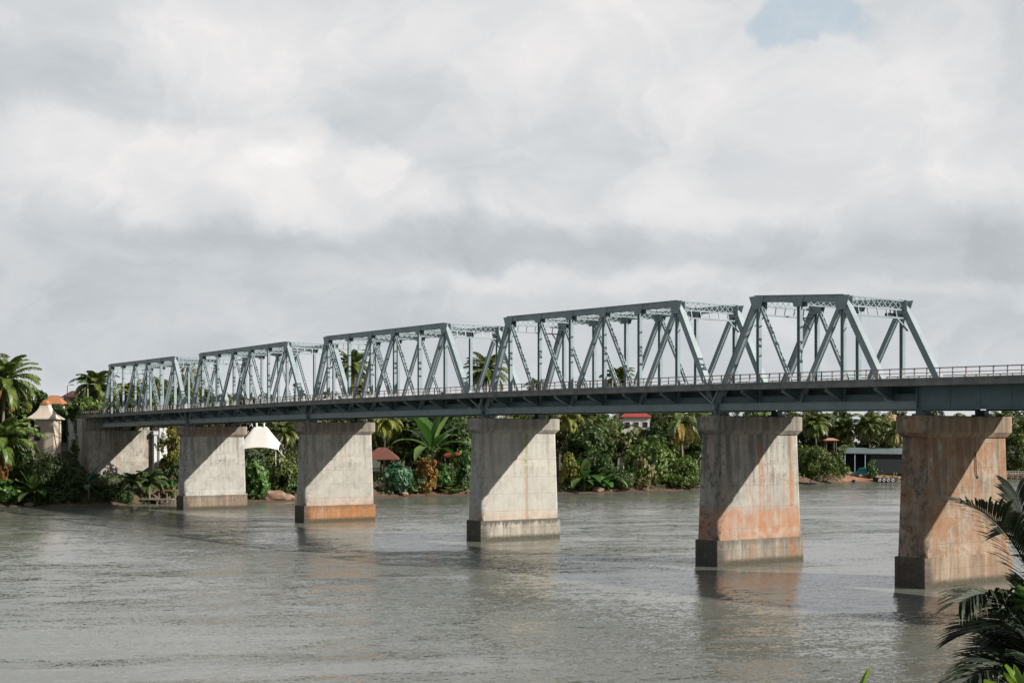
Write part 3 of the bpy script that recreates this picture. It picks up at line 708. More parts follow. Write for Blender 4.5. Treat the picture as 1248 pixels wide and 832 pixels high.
# ------------------------------------------------------------------ placement of plants (x, y are photo columns and rows of the real spot)
def place(x,Y,dz=0.0): X=px_x(x,Y); return Vector((X,Y,ground(X,Y)+dz))
def add_tree(key,x,Y,ytop,label,group=None,wid=None,rz=None,name='broadleaf_tree'):
    cm,tm,h,r=TREE[key]; p=place(x,Y); H=ztop(ytop,Y)-p.z; s=H/(h*.98); w=(wid/F*Y/2)/(r*1.0) if wid else s*random.uniform(.9,1.15)
    e=empty(name,p,rz if rz is not None else random.uniform(0,6.28)); e.scale=(w,w,s); tag(e,label,'tree',group)
    link('trunk',tm,e); link('crown',cm,e); return e
def add_shrub(key,x,Y,ytop,wid,label,group=None,zb=None,name='shrub',rz=None):
    me,h,r=SHRUB[key]; p=place(x,Y,-.15)
    if zb is not None: p.z=zb
    H=ztop(ytop,Y)-p.z; o=link(name,me,None,p,rz if rz is not None else random.uniform(0,6.28)); w=(wid/F*Y/2)/(r*.98); o.scale=(w,w,max(.2,H/(h*.9))); tag(o,label,'shrub',group); return o
def add_palm(key,x,Y,ycr,label,s=1.0,rz=0.0,group=None,name='coconut_palm'):
    cr,dr,tr,th=PALM[key]; p=place(x,Y); H=ztop(ycr,Y)-p.z
    e=empty(name,p,rz); tag(e,label,'palm tree',group); sz=H/th
    t_=link('trunk',tr,e); t_.scale=(s,s,sz); c=link('crown',cr,e,(0,0,H-th*s)); c.scale=(s,s,s)
    if dr: d_=link('dry_fronds',dr,e,(0,0,H-th*s)); d_.scale=(s,s,s)
    return e
def add_ban(key,x,Y,ytop,label,rz=0.0,name='banana_plant',zb=None):
    lv,st,h=BAN[key]; p=place(x,Y)
    if zb is not None: p.z=zb
    s=(ztop(ytop,Y)-p.z)/h; e=empty(name,p,rz); e.scale=(s,s,s); tag(e,label,'plant'); link('stem',st,e); link('leaves',lv,e); return e

def by(x,d=2.0):                                   # distance of the bank at column x plus d metres
    Y=110.0
    while Y-bank_y(px_x(x,Y))<d and Y<600: Y+=.25
    return Y

# wooded belt behind the riverside (rows further and further back)
gaps=[(-60,104,'left of abutment'),(104,215,'above abutment'),(215,362,'between two leftmost piers'),(362,570,'left of middle pier'),(570,850,'right of middle pier'),(850,1092,'between two rightmost piers'),(1092,1320,'beyond rightmost pier')]
import bisect
topx=[-60,0,30,60,80,105,125,180,250,330,400,470,545,620,700,760,850,950,1050,1150,1320]
topy=[468,470,474,492,480,476,466,460,468,474,476,486,476,486,488,490,492,494,497,497,495]
def topline(x):
    i=max(0,min(len(topx)-2,bisect.bisect(topx,x)-1)); q=(x-topx[i])/(topx[i+1]-topx[i]); return topy[i]+q*(topy[i+1]-topy[i])
cands=[]
rnd=random.Random(5)
keys=['dark1','mid1','dark2','olive1','mid2','dark1','mid1','olive2']
for row,(dd,step,dy,nm) in enumerate(((46,33,0,'back'),(27,30,9,'middle'))):
    x=-50+row*14
    while x<1310:
        if dd==27 and (30<x<66 or 285<x<350 or 755<x<795 or 1030<x<1105): x+=step; continue
        cands.append([x+rnd.uniform(-6,6),dd+rnd.uniform(-5,6),dy+rnd.uniform(-5,9),rnd.choice(keys),row,nm]); x+=step*rnd.uniform(.85,1.15)
ordn=['first','second','third','fourth','fifth','sixth','seventh','eighth','ninth','tenth','eleventh','twelfth']
kindw={'dark1':'dark green broad','dark2':'dark green flat-topped','mid1':'mid green rounded','mid2':'leafy mid green','olive1':'olive green feathery','olive2':'low olive green'}
for row in (0,1):
    for g0,g1,gn in gaps:
        L=sorted([c for c in cands if c[4]==row and g0<=c[0]<g1])
        for i,c in enumerate(L):
            Y=by(c[0],c[1]); add_tree(c[3],c[0],Y,topline(c[0])+c[2],'%s tree, %s from left in %s row, %s'%(kindw[c[3]],ordn[i],c[5],gn),'trees in the wooded belt behind the river bank',wid=rnd.uniform(46,66)*230/Y)
# --- zone A: left bank
add_palm('coco',2,196,463,'tall coconut palm with brown hanging fronds at the left edge',1.12,1.2)
add_palm('coco3',-26,202,452,'coconut palm cut off by the left edge, behind the tall one',1.05,.5)
add_palm('low',3,189.5,540,'low bushy palm with broad arching fronds below the tall palm at left',1.15,.4,name='low_palm')
add_tree('dark1',43,203,472,'dark round tree between the left palm and the tent-roofed kiosk',wid=40)
add_shrub('yellow',35,197,494,9,'small yellow bush beside the kiosk roof',zb=12.2,name='yellow_bush').location.z=ztop(503,197)
add_shrub('bright',7,187.6,583,44,'bright green bush at the water at the left edge')
add_ban('low',42,188.2,576,'leafy plant with yellow-red leaves at the water left of the abutment',.5,name='leafy_plant')
add_shrub('orange',3,189,552,16,'orange-leaved croton above the bush at the left edge',zb=3)
for i,(x,yt,w,k) in enumerate(((58,549,44,'dark'),(88,568,46,'dark_b'),(30,562,40,'dark'),(116,586,30,'dark'),(141,588,26,'dark_b'))):
    add_shrub(k,x,by(x,4.0+i*.4),yt,w,['dark shrub below the kiosk','dark shrub below the pale wing wall','dark shrub under the low palm fronds','dark shrub left of the abutment foot','dark shrub in front of the abutment wall'][i])
for i,(x,w) in enumerate(((22,30),(66,36),(84,30),(128,34),(150,30))):
    add_shrub('dark_b',x,by(x,1.4),592+i,w,['low dark bush at the water beside the leafy plant','low dark bush at the water under the kiosk','low dark bush at the water left of the dark banana plant','low dark bush at the water right of the dark banana plant','low dark bush at the water beside the two small palms'][i])
add_ban('dark',108,by(108,1.6),572,'dark broad-leaved banana plant at the water by the abutment',.9)
add_palm('small',161,by(161,1.6),588,'left one of two small dark palms in front of the abutment',.95,.2,name='small_palm')
add_palm('small',182,by(182,1.6),587,'right one of two small dark palms in front of the abutment',1.1,1.1,name='small_palm')
add_palm('coco2',112,222,470,'palm rising behind the railing beside the lamp posts',.95,2.2)
add_tree('mid2',124,219,482,'green tree behind the railing at the left end of the trusses',wid=34)
add_tree('mid1',190,226,455,'tall tree behind the leftmost truss span',wid=40)
add_tree('olive1',232,228,444,'tall olive tree between the two leftmost truss spans',wid=34)
add_palm('yellow',158,224,478,'yellowish palm behind the leftmost truss span',.9,.3)
# --- zone B
add_tree('yellow1',208,by(208,9),512,'yellow-green tree right of the abutment',wid=36)
add_shrub('bright',209,by(209,2.2),582,16,'small bright green bush between abutment and leftmost pier')
add_shrub('dark',215,by(212,10),548,34,'dark shrub under the yellow-green tree right of the abutment')
# --- zone C
add_shrub('dark',315,by(315,15),543,70,'dark shrub mass behind the white tent poles')
add_shrub('bright',311,by(311,2.6),556,34,'tall bright green bush beside the leftmost pier')
add_shrub('bright',318,by(318,1.2),578,24,'lower bright green bush at the water beside the leftmost pier')
add_shrub('mid',342,by(342,3.4),552,46,'mid green bush below the white tent')
add_shrub('dark',352,by(352,2.6),572,34,'dark bush overhanging the red bank below the white tent')
add_shrub('mid',362,by(362,5),545,30,'green bush beside the pier with the orange footing')
add_palm('coco3',346,by(346,16),527,'palm with brown drooping fronds behind the white tent',.75,1.0)
add_palm('coco2',336,by(336,26),508,'green palm above the white tent',.9,.3)
add_palm('coco',424,238,446,'palm rising behind the middle truss span',.85,.3)
add_palm('yellow',436,236,476,'yellowish palm behind the middle truss span',.7,.3)
# --- zone D
add_palm('yellow',468,by(468,12),513,'yellow palm with a slender pale trunk left of the big banana plant',1.05,.2)
add_tree('dark1',500,by(500,14),508,'dark tree behind the big banana plant',wid=60)
add_tree('dark2',556,by(556,12),506,'dark tree left of the middle pier',wid=64)
add_ban('big',527,by(527,4.5),507,'giant banana plant with huge upright leaves left of the middle pier',.9)
add_shrub('blue',485,by(485,1.7),561,38,'blue-green large-leaved bush beside the red-roofed gazebo')
add_shrub('orange',519,by(519,1.6),557,30,'orange and yellow croton bush under the giant banana plant')
add_shrub('bright',541,by(541,2.0),564,26,'bright green bush right of the orange croton')
add_shrub('mid',548,by(548,1.1),592,34,'low green ground bush at the water left of the middle pier')
add_shrub('bright',566,by(566,4),546,30,'light green branch-like bush against the middle pier')
for x,yt,w,l in ((505,572,40,'dark bush between the blue-green bush and the orange croton'),(560,566,40,'dark bush in the shade left of the middle pier'),(470,590,26,'low dark bush under the gazebo floor'),(535,585,40,'dark bush behind the orange croton')):
    add_shrub('dark',x,by(x,3.2),yt,w,l)
add_palm('coco',590,243,452,'coconut palm rising above the railing between second and middle truss spans',.95,.9)
# --- zone E
add_palm('yellow',692,by(692,9),511,'yellow palm with a pale trunk just right of the middle pier',.9,2.2)
add_palm('coco2',752,262,462,'coconut palm rising above the railing behind the second truss span',.9,1.5)
add_palm('coco3',655,256,472,'small palm crown above the railing right of the middle pier',.6,1.5)
add_tree('dark2',722,by(722,9),513,'dark spreading tree right of the middle pier',wid=74)
add_tree('olive1',748,by(748,13),517,'olive spreading tree behind the cream-leaved bush',wid=80)
add_tree('dark1',800,by(800,10),520,'dark tree behind the draped olive bush',wid=60)
add_tree('mid2',708,by(708,14),505,'bright green tree beside the yellow palm',wid=56)
add_shrub('dark',722,by(722,4.2),545,60,'dark thicket behind the big-leaved plant right of the middle pier')
add_shrub('olive',792,by(792,4.2),536,76,'large draped olive bush at the water')
add_shrub('olive',826,by(826,2.6),556,58,'olive bush at the water left of the orange-banded pier')
add_shrub('dark',838,by(838,1.6),574,36,'small dark bush at the foot of the yellow-fronded palm')
add_shrub('cream',786,by(786,1.5),557,34,'cream-leaved bush overhanging the water')
add_shrub('dark',758,by(758,1.8),570,36,'dark bush at the water beside the cream-leaved bush')
add_shrub('yellow',695,by(695,2.4),550,26,'yellow-green bush beside the middle pier')
add_ban('low',712,by(712,1.8),556,'big-leaved bright plant at the water right of the middle pier',.3,name='leafy_plant')
add_ban('low',740,by(740,1.6),562,'pale broad-leaved plant at the water left of the cream bush',1.9,name='leafy_plant')
add_palm('yellowdrop',832,by(832,5),510,'coconut palm with yellow hanging fronds beside the orange-banded pier',1.3,.4)
# --- zone F
add_shrub('olive',1004,by(1004,2.4),547,62,'broad olive mangrove bush at the water between the two right piers')
add_shrub('mid',985,by(985,5),540,40,'green bush beside the orange-banded pier')
add_palm('coco2',996,by(996,16),517,'green palm nearest the orange-banded pier',.95,.4)
add_palm('coco2',1027,by(1027,20),522,'palm above the pink canopy',.9,1.6)
add_palm('coco3',1061,by(1061,14),518,'palm behind the dark riverside shed',1.05,2.4)
add_palm('yellowdrop',1088,by(1088,9),526,'palm with yellow fronds beside the rightmost pier',.8,2.0)
add_shrub('bright',1063,by(1063,2.2),560,15,'small bright green bush in front of the dark shed')
add_tree('olive2',1010,by(1010,24),503,'pale olive tree behind the palms between the right piers',wid=60)
add_tree('olive1',1075,by(1075,26),503,'pale olive tree behind the dark shed',wid=60)
# --- zone G
add_shrub('dark',1232,by(1232,5),541,34,'dark round bush behind the jetty at the right edge')
add_tree('olive2',1240,by(1240,12),507,'olive tree behind the jetty at the right edge',wid=70)
add_palm('coco2',1222,by(1222,18),512,'palm beside the rightmost pier at the right edge',.9,.4)
add_shrub('olive',1264,by(1264,4),538,60,'olive bush cut off by the right edge')
# undergrowth: uncountable low growth on the bank
ug=MB(); rnd=random.Random(77)
for q_ in range(23000):
    x=rnd.uniform(-60,1320); d=rnd.uniform(.1,20); Y=by(x,d) if False else None
    Yb=200
    X=rnd.uniform(-95,150) if q_<15000 else rnd.uniform(-86,-62); Yb=bank_y(X)+d; z=ground(X,Yb)
    if 1030<CX+F*X/Yb<1075 and d<8: continue
    if noise.noise(Vector((X*.15,Yb*.15,3)))<-.12 and d<5: continue
    lo_=.3 if -66<X<-47 else 1
    hgt=rnd.uniform(0,lo_+1.6*lo_*max(0,noise.noise(Vector((X*.3,Yb*.3,9)))))
    card(ug,Vector((X,Yb,z+hgt)),Vector((rnd.uniform(-.6,.6),-.7,rnd.uniform(0,1))),rnd.uniform(.3,.7),rnd.uniform(.2,.4),rnd)
tag(ug.build('undergrowth',M['g_dark']),'low dark green undergrowth covering the far river bank','undergrowth',kind='stuff')

# ------------------------------------------------------------------ buildings and small structures on the far bank
def sheet(mb,poly,th=.08):                        # thick polygon
    poly=[Vector(p) for p in poly]; n=len(poly); nr=(poly[1]-poly[0]).cross(poly[2]-poly[0]).normalized()*th
    mb.add(poly+[p-nr for p in poly],[tuple(range(n)),tuple(reversed(range(n,2*n)))]+[((k+1)%n,k,k+n,(k+1)%n+n) for k in range(n)])
def hip_roof(mb,w,d,z0,h,ridge=.3,over=.4):
    a=w/2+over;b=d/2+over;r=w*ridge/2
    P_=[(-a,-b,z0),(a,-b,z0),(a,b,z0),(-a,b,z0),(-r,0,z0+h),(r,0,z0+h)]
    Q=[(x,y,z-.12) for x,y,z in P_[:4]]
    mb.add(P_+Q,[(0,1,5,4),(1,2,5),(2,3,4,5),(3,0,4),(6,7,1,0),(7,8,2,1),(8,9,3,2),(9,6,0,3),(9,8,7,6)])
def house(x,Y,yeave,ytop,wpx,dep,wall,roof,label,zb=None,rz=0,name='house',cat='house',wins=2,ridge=.4,over=.4):
    p=place(x,Y,-.3);
    if zb is not None: p.z=zb
    e=empty(name,p,rz); tag(e,label,cat); w=wpx/F*Y; ze=ztop(yeave,Y)-p.z; zt=ztop(ytop,Y)-p.z
    MB().box(-w/2,w/2,-dep/2,dep/2,0,ze-.12).build('wall',M[wall],e)
    m=MB(); hip_roof(m,w,dep,ze,zt-ze,ridge,over); m.build('roof',M[roof],e)
    for k in range(wins):
        xc=-w/2+w*(k+.5)/wins; ww=min(.6,w/wins*.3)
        f=MB(); f.box(xc-ww,xc+ww,-dep/2-.05,-dep/2+.02,ze-2.2,ze-.9); fr=f.build('window',M['white'],e)
        g=MB(); g.box(xc-ww+.08,xc+ww-.08,-dep/2-.07,-dep/2-.045,ze-2.1,ze-1.0); g.build('pane',M['glass'],fr)
    return e
# tent-roofed kiosk
Yk=201; p=px(55.5,546,Yk); e=empty('riverside_kiosk',(p.x,Yk,4.0)); tag(e,'cream kiosk with a pale concave tent-shaped roof and orange finial left of the bridge','kiosk')
w=4.0; zE=ztop(510,Yk)-4; zN=ztop(492.6,Yk)-4
rg=[]; nlev=9
for k in range(nlev):
    q=k/(nlev-1); r=(w/2+.15)*(1-q)**1.9+.62*(1-(1-q)**1.9)*1.0; z=zE+(zN-zE)*q; rg.append([(-r*1.0,-r,z),(r,-r,z),(r,r,z),(-r,r,z)])
rg=[[(x,y,z-.12) for x,y,z in rg[0]]]+rg
MB().rings(rg).build('roof',M['tentroof'],e)
MB().rings([arc_outline(-.72,.72,-.72,.72,.3,z) for z in (zN+.002,zN+.14)]+[arc_outline(-.55,.55,-.55,.55,.3,zN+.2),arc_outline(-.5,.5,-.5,.5,.3,zN+.45),arc_outline(-.25,.25,-.25,.25,.12,zN+.62)]).build('finial',M['orange'],e)
MB().box(-1.05,w/2-.25,-w/2+.3,w/2-.3,0,zE-.13).build('wall',M['cream'],e)
q=MB(); 
for sx in (-w/2+.18,): 
    q.box(sx-.13,sx+.13,-w/2+.2,-w/2+.46,0,zE-.13); q.box(sx-.13,sx+.13,w/2-.46,w/2-.2,0,zE-.13)
q.build('pillar',M['cream'],e)
MB().box(-w/2+.32,-1.06,-w/2+.25,-w/2+.4,0,zE-2.6).build('parapet',M['cream'],e)
q=MB(); q.box(-1.0,-.2,-w/2+.22,-w/2+.295,zE-3.2,zE-1.2); q.build('window',M['glass'],e)
house(28,212,506,498,52,5,'whitewall','greyroof','low house with grey sheet roof behind the left palms',wins=3)
house(66,219,492,481.5,25,4,'cream','orange','house with bright orange tiled roof behind the kiosk finial')
house(90,226,484,476,14,4,'whitewall','pinkroof','small white house with a pinkish roof behind the lamp posts',wins=1)
add_shrub('dark',73,213,490,13,'dark bush between the kiosk finial and the first lamp post')
house(33,206,515,508,26,4,'cream','greyroof','low cream house beside the kiosk, half hidden by palm fronds',name='house',wins=2)
# lamp posts on the approach road
for i,(u,s,lab,yt) in enumerate(((147.2,9.2,'leftmost lamp post on the approach road beside the railing',470),(141.0,9.2,'second lamp post from the left, in front of the palm by the railing',469))):
    w0=bw(s,u,zd(u)-.16); xx=(82,107)[i]; Yp=w0.y; X=px_x(xx,Yp)
    e=empty('street_lamp',(X,Yp,w0.z)); tag(e,lab,'street lamp'); hh=ztop(yt,Yp)-w0.z
    MB().tube([(0,0,0),(0,0,hh)],[.09,.06],8).build('pole',M['metal'],e)
    MB().tube([(0,0,hh-.05),(.35,-.1,hh+.12),(.8,-.25,hh+.15)],.045,6).build('arm',M['metal'],e)
    MB().box(.62,1.15,-.4,-.18,hh+.10,hh+.22).build('lamp_head',M['metal'],e)
# white tensile canopy
Yt=by(318,9); p=place(320,Yt); e=empty('white_canopy',p); tag(e,'white peaked fabric canopy standing behind the leftmost pier','canopy')
zl=ztop(545,Yt)-p.z; pk=ztop(519.5,Yt)-p.z; mb=MB(); N=28; wx=47/F*Yt; wy=6.0
for i in range(N+1):
    for j in range(N+1):
        x=-wx/2+wx*i/N; y=-wy/2+wy*j/N; z=zl
        dx_=max(0,abs(x+.35)-1.0); r=max(dx_/(wx*.5-.15),abs(y)/(wy*.5))*.5+.5*math.hypot(dx_/(wx*.5),y/(wy*.5)); z=zl+(pk-zl)*max(0,1-r)**1.1
        ex=abs(x)/(wx/2); ey=abs(y)/(wy/2); z-= .35*(ex*ey)**2
        x*=1-.06*(1-ey**2); y*=1-.08*(1-ex**2)
        mb.v.append((x,y,z))
for i in range(N):
    for j in range(N): a=i*(N+1)+j; mb.f.append((a,a+N+1,a+N+2,a+1))
o=mb.build('membrane',M['white'],e,smooth=True); md=o.modifiers.new('s','SOLIDIFY'); md.thickness=.04
for sx in (-1,1):
    for sy in (-1,1): MB().tube([(sx*(wx/2-.5),sy*(wy/2-.4),0),(sx*(wx/2-.5),sy*(wy/2-.4),zl-.12)],.07,8).build('pole',M['white'],e)
for cxp in (-.92,.22): MB().tube([(cxp,0,zl),(cxp,0,pk+.55)],[.05,.16],8).build('mast_cap',M['white'],e)
MB().tube([(wx/2-.15,-wy/2+.2,zl-.3),(wx/2+1.0,-wy/2-.3,zl-1.5)],.06,6).build('guy_strut',M['white'],e)
# gazebo
Yg=by(466,6); p=place(466,Yg); e=empty('riverside_gazebo',p); tag(e,'red-brown tiled gazebo with pale posts right of the orange-footed pier','gazebo')
ze=ztop(559,Yg)-p.z; zt=ztop(545,Yg)-p.z; m=MB(); hip_roof(m,4.6,4,ze,zt-ze,.3,.5); m.build('roof',M['redroof'],e)
for sx in (-1,1):
    for sy in (-1,1): MB().box(sx*2.0-.1,sx*2.0+.1,sy*1.8-.1,sy*1.8+.1,0,ze-.13).build('post',M['bluepost'],e)
MB().box(-2.3,1.7,-2.6,-2.2,-1.2,.5).build('low_wall',M['pinkwall'],e)
# red awning
Yr=by(551,7); p=place(551,Yr); e=empty('red_awning_shelter',p); tag(e,'small shelter with a red sheet roof behind the giant banana plant','shelter')
z0=ztop(557,Yr)-p.z; z1=ztop(552.5,Yr)-p.z; m=MB(); sheet(m,[(-1.3,-1,z0),(1.3,-1,z0+.35),(1.3,1.2,z1+.3),(-1.3,1.2,z1)],.06); m.build('roof',M['redsheet'],e)
for sx in (-1.15,1.15):
    for sy in (-.85,1.0): MB().box(sx-.05,sx+.05,sy-.05,sy+.05,0,z0-.12).build('post',M['wood'],e)
house(774,by(774,25),508,499,32,6,'whitewall','redsheet','white house with a stepped red roof above the trees right of the middle pier',wins=3)
house(1086,346,516,505,26,6,'whitewall','pinkroof','house with a peach gable roof above the trees by the rightmost pier',wins=1)
# pink canopy
Yc=by(1012,12); p=place(1012,Yc); e=empty('pink_canopy',p); tag(e,'flat pinkish canopy roof among the palms between the right piers','canopy')
zc=ztop(536,Yc)-p.z; m=MB(); hip_roof(m,2.6,2.4,zc,.45,.4,.3); m.build('roof',M['pinkroof'],e)
for sx in (-1,1):
    for sy in (-1,1): MB().box(sx*1.1-.06,sx*1.1+.06,sy-.06,sy+.06,0,zc-.12).build('post',M['wood'],e)
# dark shed
Ys=by(1065,7); p=place(1066,Ys,-.2); e=empty('riverside_shed',p); tag(e,'dark open-fronted shed with a teal-grey sheet roof on the bank between the right piers','shed')
w=84/F*Ys; ze=ztop(551.5,Ys)-p.z; zr=ztop(545,Ys)-p.z
MB().box(-w/2+.4+w*.38,w/2,-2.0,3.2,0,ze-.32).build('wall',M['darkwall'],e)
MB().box(-w/2+.4,-w/2+.4+w*.38-.01,2.9,3.2,0,ze-.2).build('back_wall',M['darkwall'],e)
m=MB(); sheet(m,[(-w/2,-2.6,ze),(w/2+.4,-2.6,ze-.25),(w/2+.4,3.6,zr-.2),(-w/2,3.6,zr)],.14); m.build('roof',M['tealroof'],e)
for xx_ in (-w/2+.5,-w/2+2.7,-w/2+5.0): MB().box(xx_-.09,xx_+.09,-2.4,-2.2,0,ze-.2).build('post',M['bluepost'],e)
MB().box(-w/2-.6,-w/2+6.5,-3.6,-2.9,-.4,.45).build('low_wall',M['whitewall'],e)
# teal tarpaulin
Yq=by(1050,3.6); p=place(1050,Yq); m=MB(); sheet(m,[(-1.9,-.6,.55),(1.4,-.6,.75),(1.2,1.2,2.1),(-.2,1.2,2.0)],.05); o=m.build('teal_tarpaulin',M['tarp'],None,(p.x,p.y,p.z)); tag(o,'teal tarpaulin spread on the beach in front of the dark shed','tarpaulin')
q=MB(); q.hexa([px(190,605,205),px(224,606,205),px(224,604,211),px(190,603,211),px(194,561,205),px(221,588,205),px(221,586,211),px(194,560,211)]); tag(q.build('earth_slope',M['rock']),kind='structure')
# boats
def boat(name,x,Y,L,B,H,mat,label,rz=0.0,trim='wood'):
    e=empty(name,(px_x(x,Y),Y,-.12),rz); tag(e,label,'boat'); rings_=[]; n=12
    for k in range(n+1):
        q=k/n*2-1; w=B/2*(1-abs(q)**2.6)+.03; sh=H*(1+.35*q*q); xx_=q*L/2
        rings_.append([(xx_*.93,-w*.55,-.1),(xx_,-w,sh),(xx_,-w+.07,sh),(xx_*.92,-w*.45,.08),(xx_*.92,w*.45,.08),(xx_,w-.07,sh),(xx_,w,sh),(xx_*.93,w*.55,-.1)])
    MB().rings(rings_).build('hull',M[mat],e)
    m=MB()
    for k in range(n):
        for sg in (-1,1):
            def pt(q): return (q*L/2,sg*(B/2*(1-abs(q)**2.6)+.03),H*(1+.35*q*q)+.02)
            m.bar(pt(k/n*2-1),pt((k+1)/n*2-1),.07,.07,(0,0,1))
    m.build('gunwale',M[trim],e)
    for xx_ in (-L*.2,L*.15): MB().box(xx_-.12,xx_+.12,-B*.42,B*.42,H*.62,H*.62+.05).build('thwart',M['wood'],e)
    return e
b1=boat('moored_boat',1079,by(1079,-1.2),5.6,1.6,1.0,'dark','dark boat with pale fenders moored in front of the shed')
for k in range(4):
    xc=-1.5+k*.95; m=MB(); n=14; rr=[]
    pts=[(xc+.26*math.cos(a*2*math.pi/n),-.92,.62+.26*math.sin(a*2*math.pi/n)) for a in range(n+1)]
    m.tube(pts,.1,6,False); m.build('fender',M['whitewall'],b1)
boat('rowing_boat',984,by(984,-1.4),4.0,1.2,.5,'dark','low dark rowing boat under the mangrove bush beside the orange-banded pier')
# jetties
def jetty(x,Y,wpx,ztopm,label,mat='wood',rail=False,dep=1.8,name='wooden_jetty'):
    w=wpx/F*Y; e=empty(name,(px_x(x,Y),Y,0)); tag(e,label,'jetty')
    MB().box(-w/2,w/2,-dep/2,dep/2,ztopm-.14,ztopm).build('deck',M[mat],e)
    n=max(3,int(w/1.2))
    for k in range(n):
        for sy in (-1,1):
            xc=-w/2+.15+(w-.3)*k/(n-1); MB().box(xc-.08,xc+.08,sy*(dep/2-.2)-.08,sy*(dep/2-.2)+.08,-2,ztopm-.142).build('pile',M['wood'],e)
    if rail:
        m=MB()
        for zz in (.45,.9): m.box(-w/2,w/2,-dep/2-.0,-dep/2+.07,ztopm+zz-.06,ztopm+zz)
        for k in range(n*2): xc=-w/2+.08+(w-.16)*k/(2*n-1); m.box(xc-.04,xc+.04,-dep/2+.07,-dep/2+.14,ztopm,ztopm+.9)
        m.build('rail',M['whitewall'],e)
    return e
jetty(193,by(193,-1.2),38,.75,'low wooden jetty between the abutment and the leftmost pier')
e=jetty(205,by(203,.6),22,1.9,'raised red-brown landing stage behind the low jetty','redwood',name='landing_stage')
jetty(1238,by(1238,-1.0),44,1.0,'pinkish jetty with a white rail at the right edge','redwood',True)
# rocks, stump, pale fallen branch
def rock(x,d,s,lab,sq=.6,mat='rock'):
    Y=by(x,d); p=place(x,Y); mb=MB(); bm=bmesh.new(); bmesh.ops.create_icosphere(bm,subdivisions=3,radius=1)
    for v in bm.verts: v.co*=1+.35*noise.noise(v.co*1.3+Vector((x,0,0)))
    me=bpy.data.meshes.new('rock'); bm.to_mesh(me); bm.free(); me.materials.append(M[mat]); o=link('boulder',me,None,(p.x,p.y,p.z+s*.15),x); o.scale=(s*1.3,s,s*sq); tag(o,lab,'rock')
rock(333,1.0,1.5,'large pinkish boulder at the water beside the leftmost pier',.7); rock(349,.6,.9,'small red-brown boulder right of the large pinkish one')
rock(492,.4,.7,'reddish boulder under the blue-green bush'); rock(728,.5,.9,'brown boulder under the big-leaved plant right of the middle pier'); rock(36,.3,.7,'red boulder at the water under the leafy plant at left'); rock(745,.5,.6,'small brown boulder under the pale broad-leaved plant')
rock(1041,-.2,.55,'dark rock at the edge of the red beach between the right piers',.9,'dark')
Yb=by(562,.6); m=MB(); m.tube([px(556,601,Yb),px(561,597,Yb+.3),px(564,592,Yb+.2),px(566,585,Yb+.5)],[.09,.08,.06,.03],6); tag(m.build('fallen_branch',plain('bare_wood',(.55,.48,.38))),'pale bare branch leaning at the water left of the middle pier','branch')

# ------------------------------------------------------------------ foreground plants on the near bank
def curve_frond(lf,ctrl,nl,leaf,w,rnd,hang=.35,base=.12,fan=.9,rib=.012):
    C=[Vector(c) for c in ctrl]
    def bez(q):
        P_=C[:]
        while len(P_)>1: P_=[P_[i].lerp(P_[i+1],q) for i in range(len(P_)-1)]
        return P_[0]
    pts=[bez(k/16) for k in range(17)]; lf.tube(pts,[rib*(1-.75*k/16) for k in range(17)],5,False)
    for j in range(nl):
        q=base+(1-base)*j/(nl-1); pos=bez(q); d=(bez(min(1,q+.02))-bez(max(0,q-.02))).normalized(); side=d.cross(Vector((0,0,1))).normalized(); up=side.cross(d)
        ll=leaf*(.5+.75*math.sin(math.pi*min(1,.12+q*.82)))*rnd.uniform(.85,1.1)
        for sg in (-1,1):
            v=(side*sg*fan+d*(.5+.7*q)+up*rnd.uniform(.15,.45)).normalized(); dn=Vector((0,0,-1))
            prev=None; ns=4; i0=len(lf.v); wv=d.cross(v).normalized()*.35+d*.94
            for k in range(ns+1):
                f=k/ns; c=pos+v*ll*f+dn*ll*hang*f*f; ww=w*(math.sin(math.pi*(.12+.8*f))**.7)*(1 if k<ns else .1)
                lf.v += [tuple(c-wv*ww*.5),tuple(c+wv*ww*.5)]
            for k in range(ns): a=i0+2*k; lf.f.append((a,a+1,a+3,a+2))
rnd=random.Random(99)
def near_ground(X,Y): return 7.3-.377*(Y-2)
Yf=12.0; base=Vector((px_x(1275,Yf),Yf,near_ground(0,Yf)-.1))
e=empty('areca_palm',base); tag(e,'dark feathery palm clump rising at the bottom right corner in the foreground','palm tree')
def P3(x,y,Y=Yf): return px(x,y,Y)-base
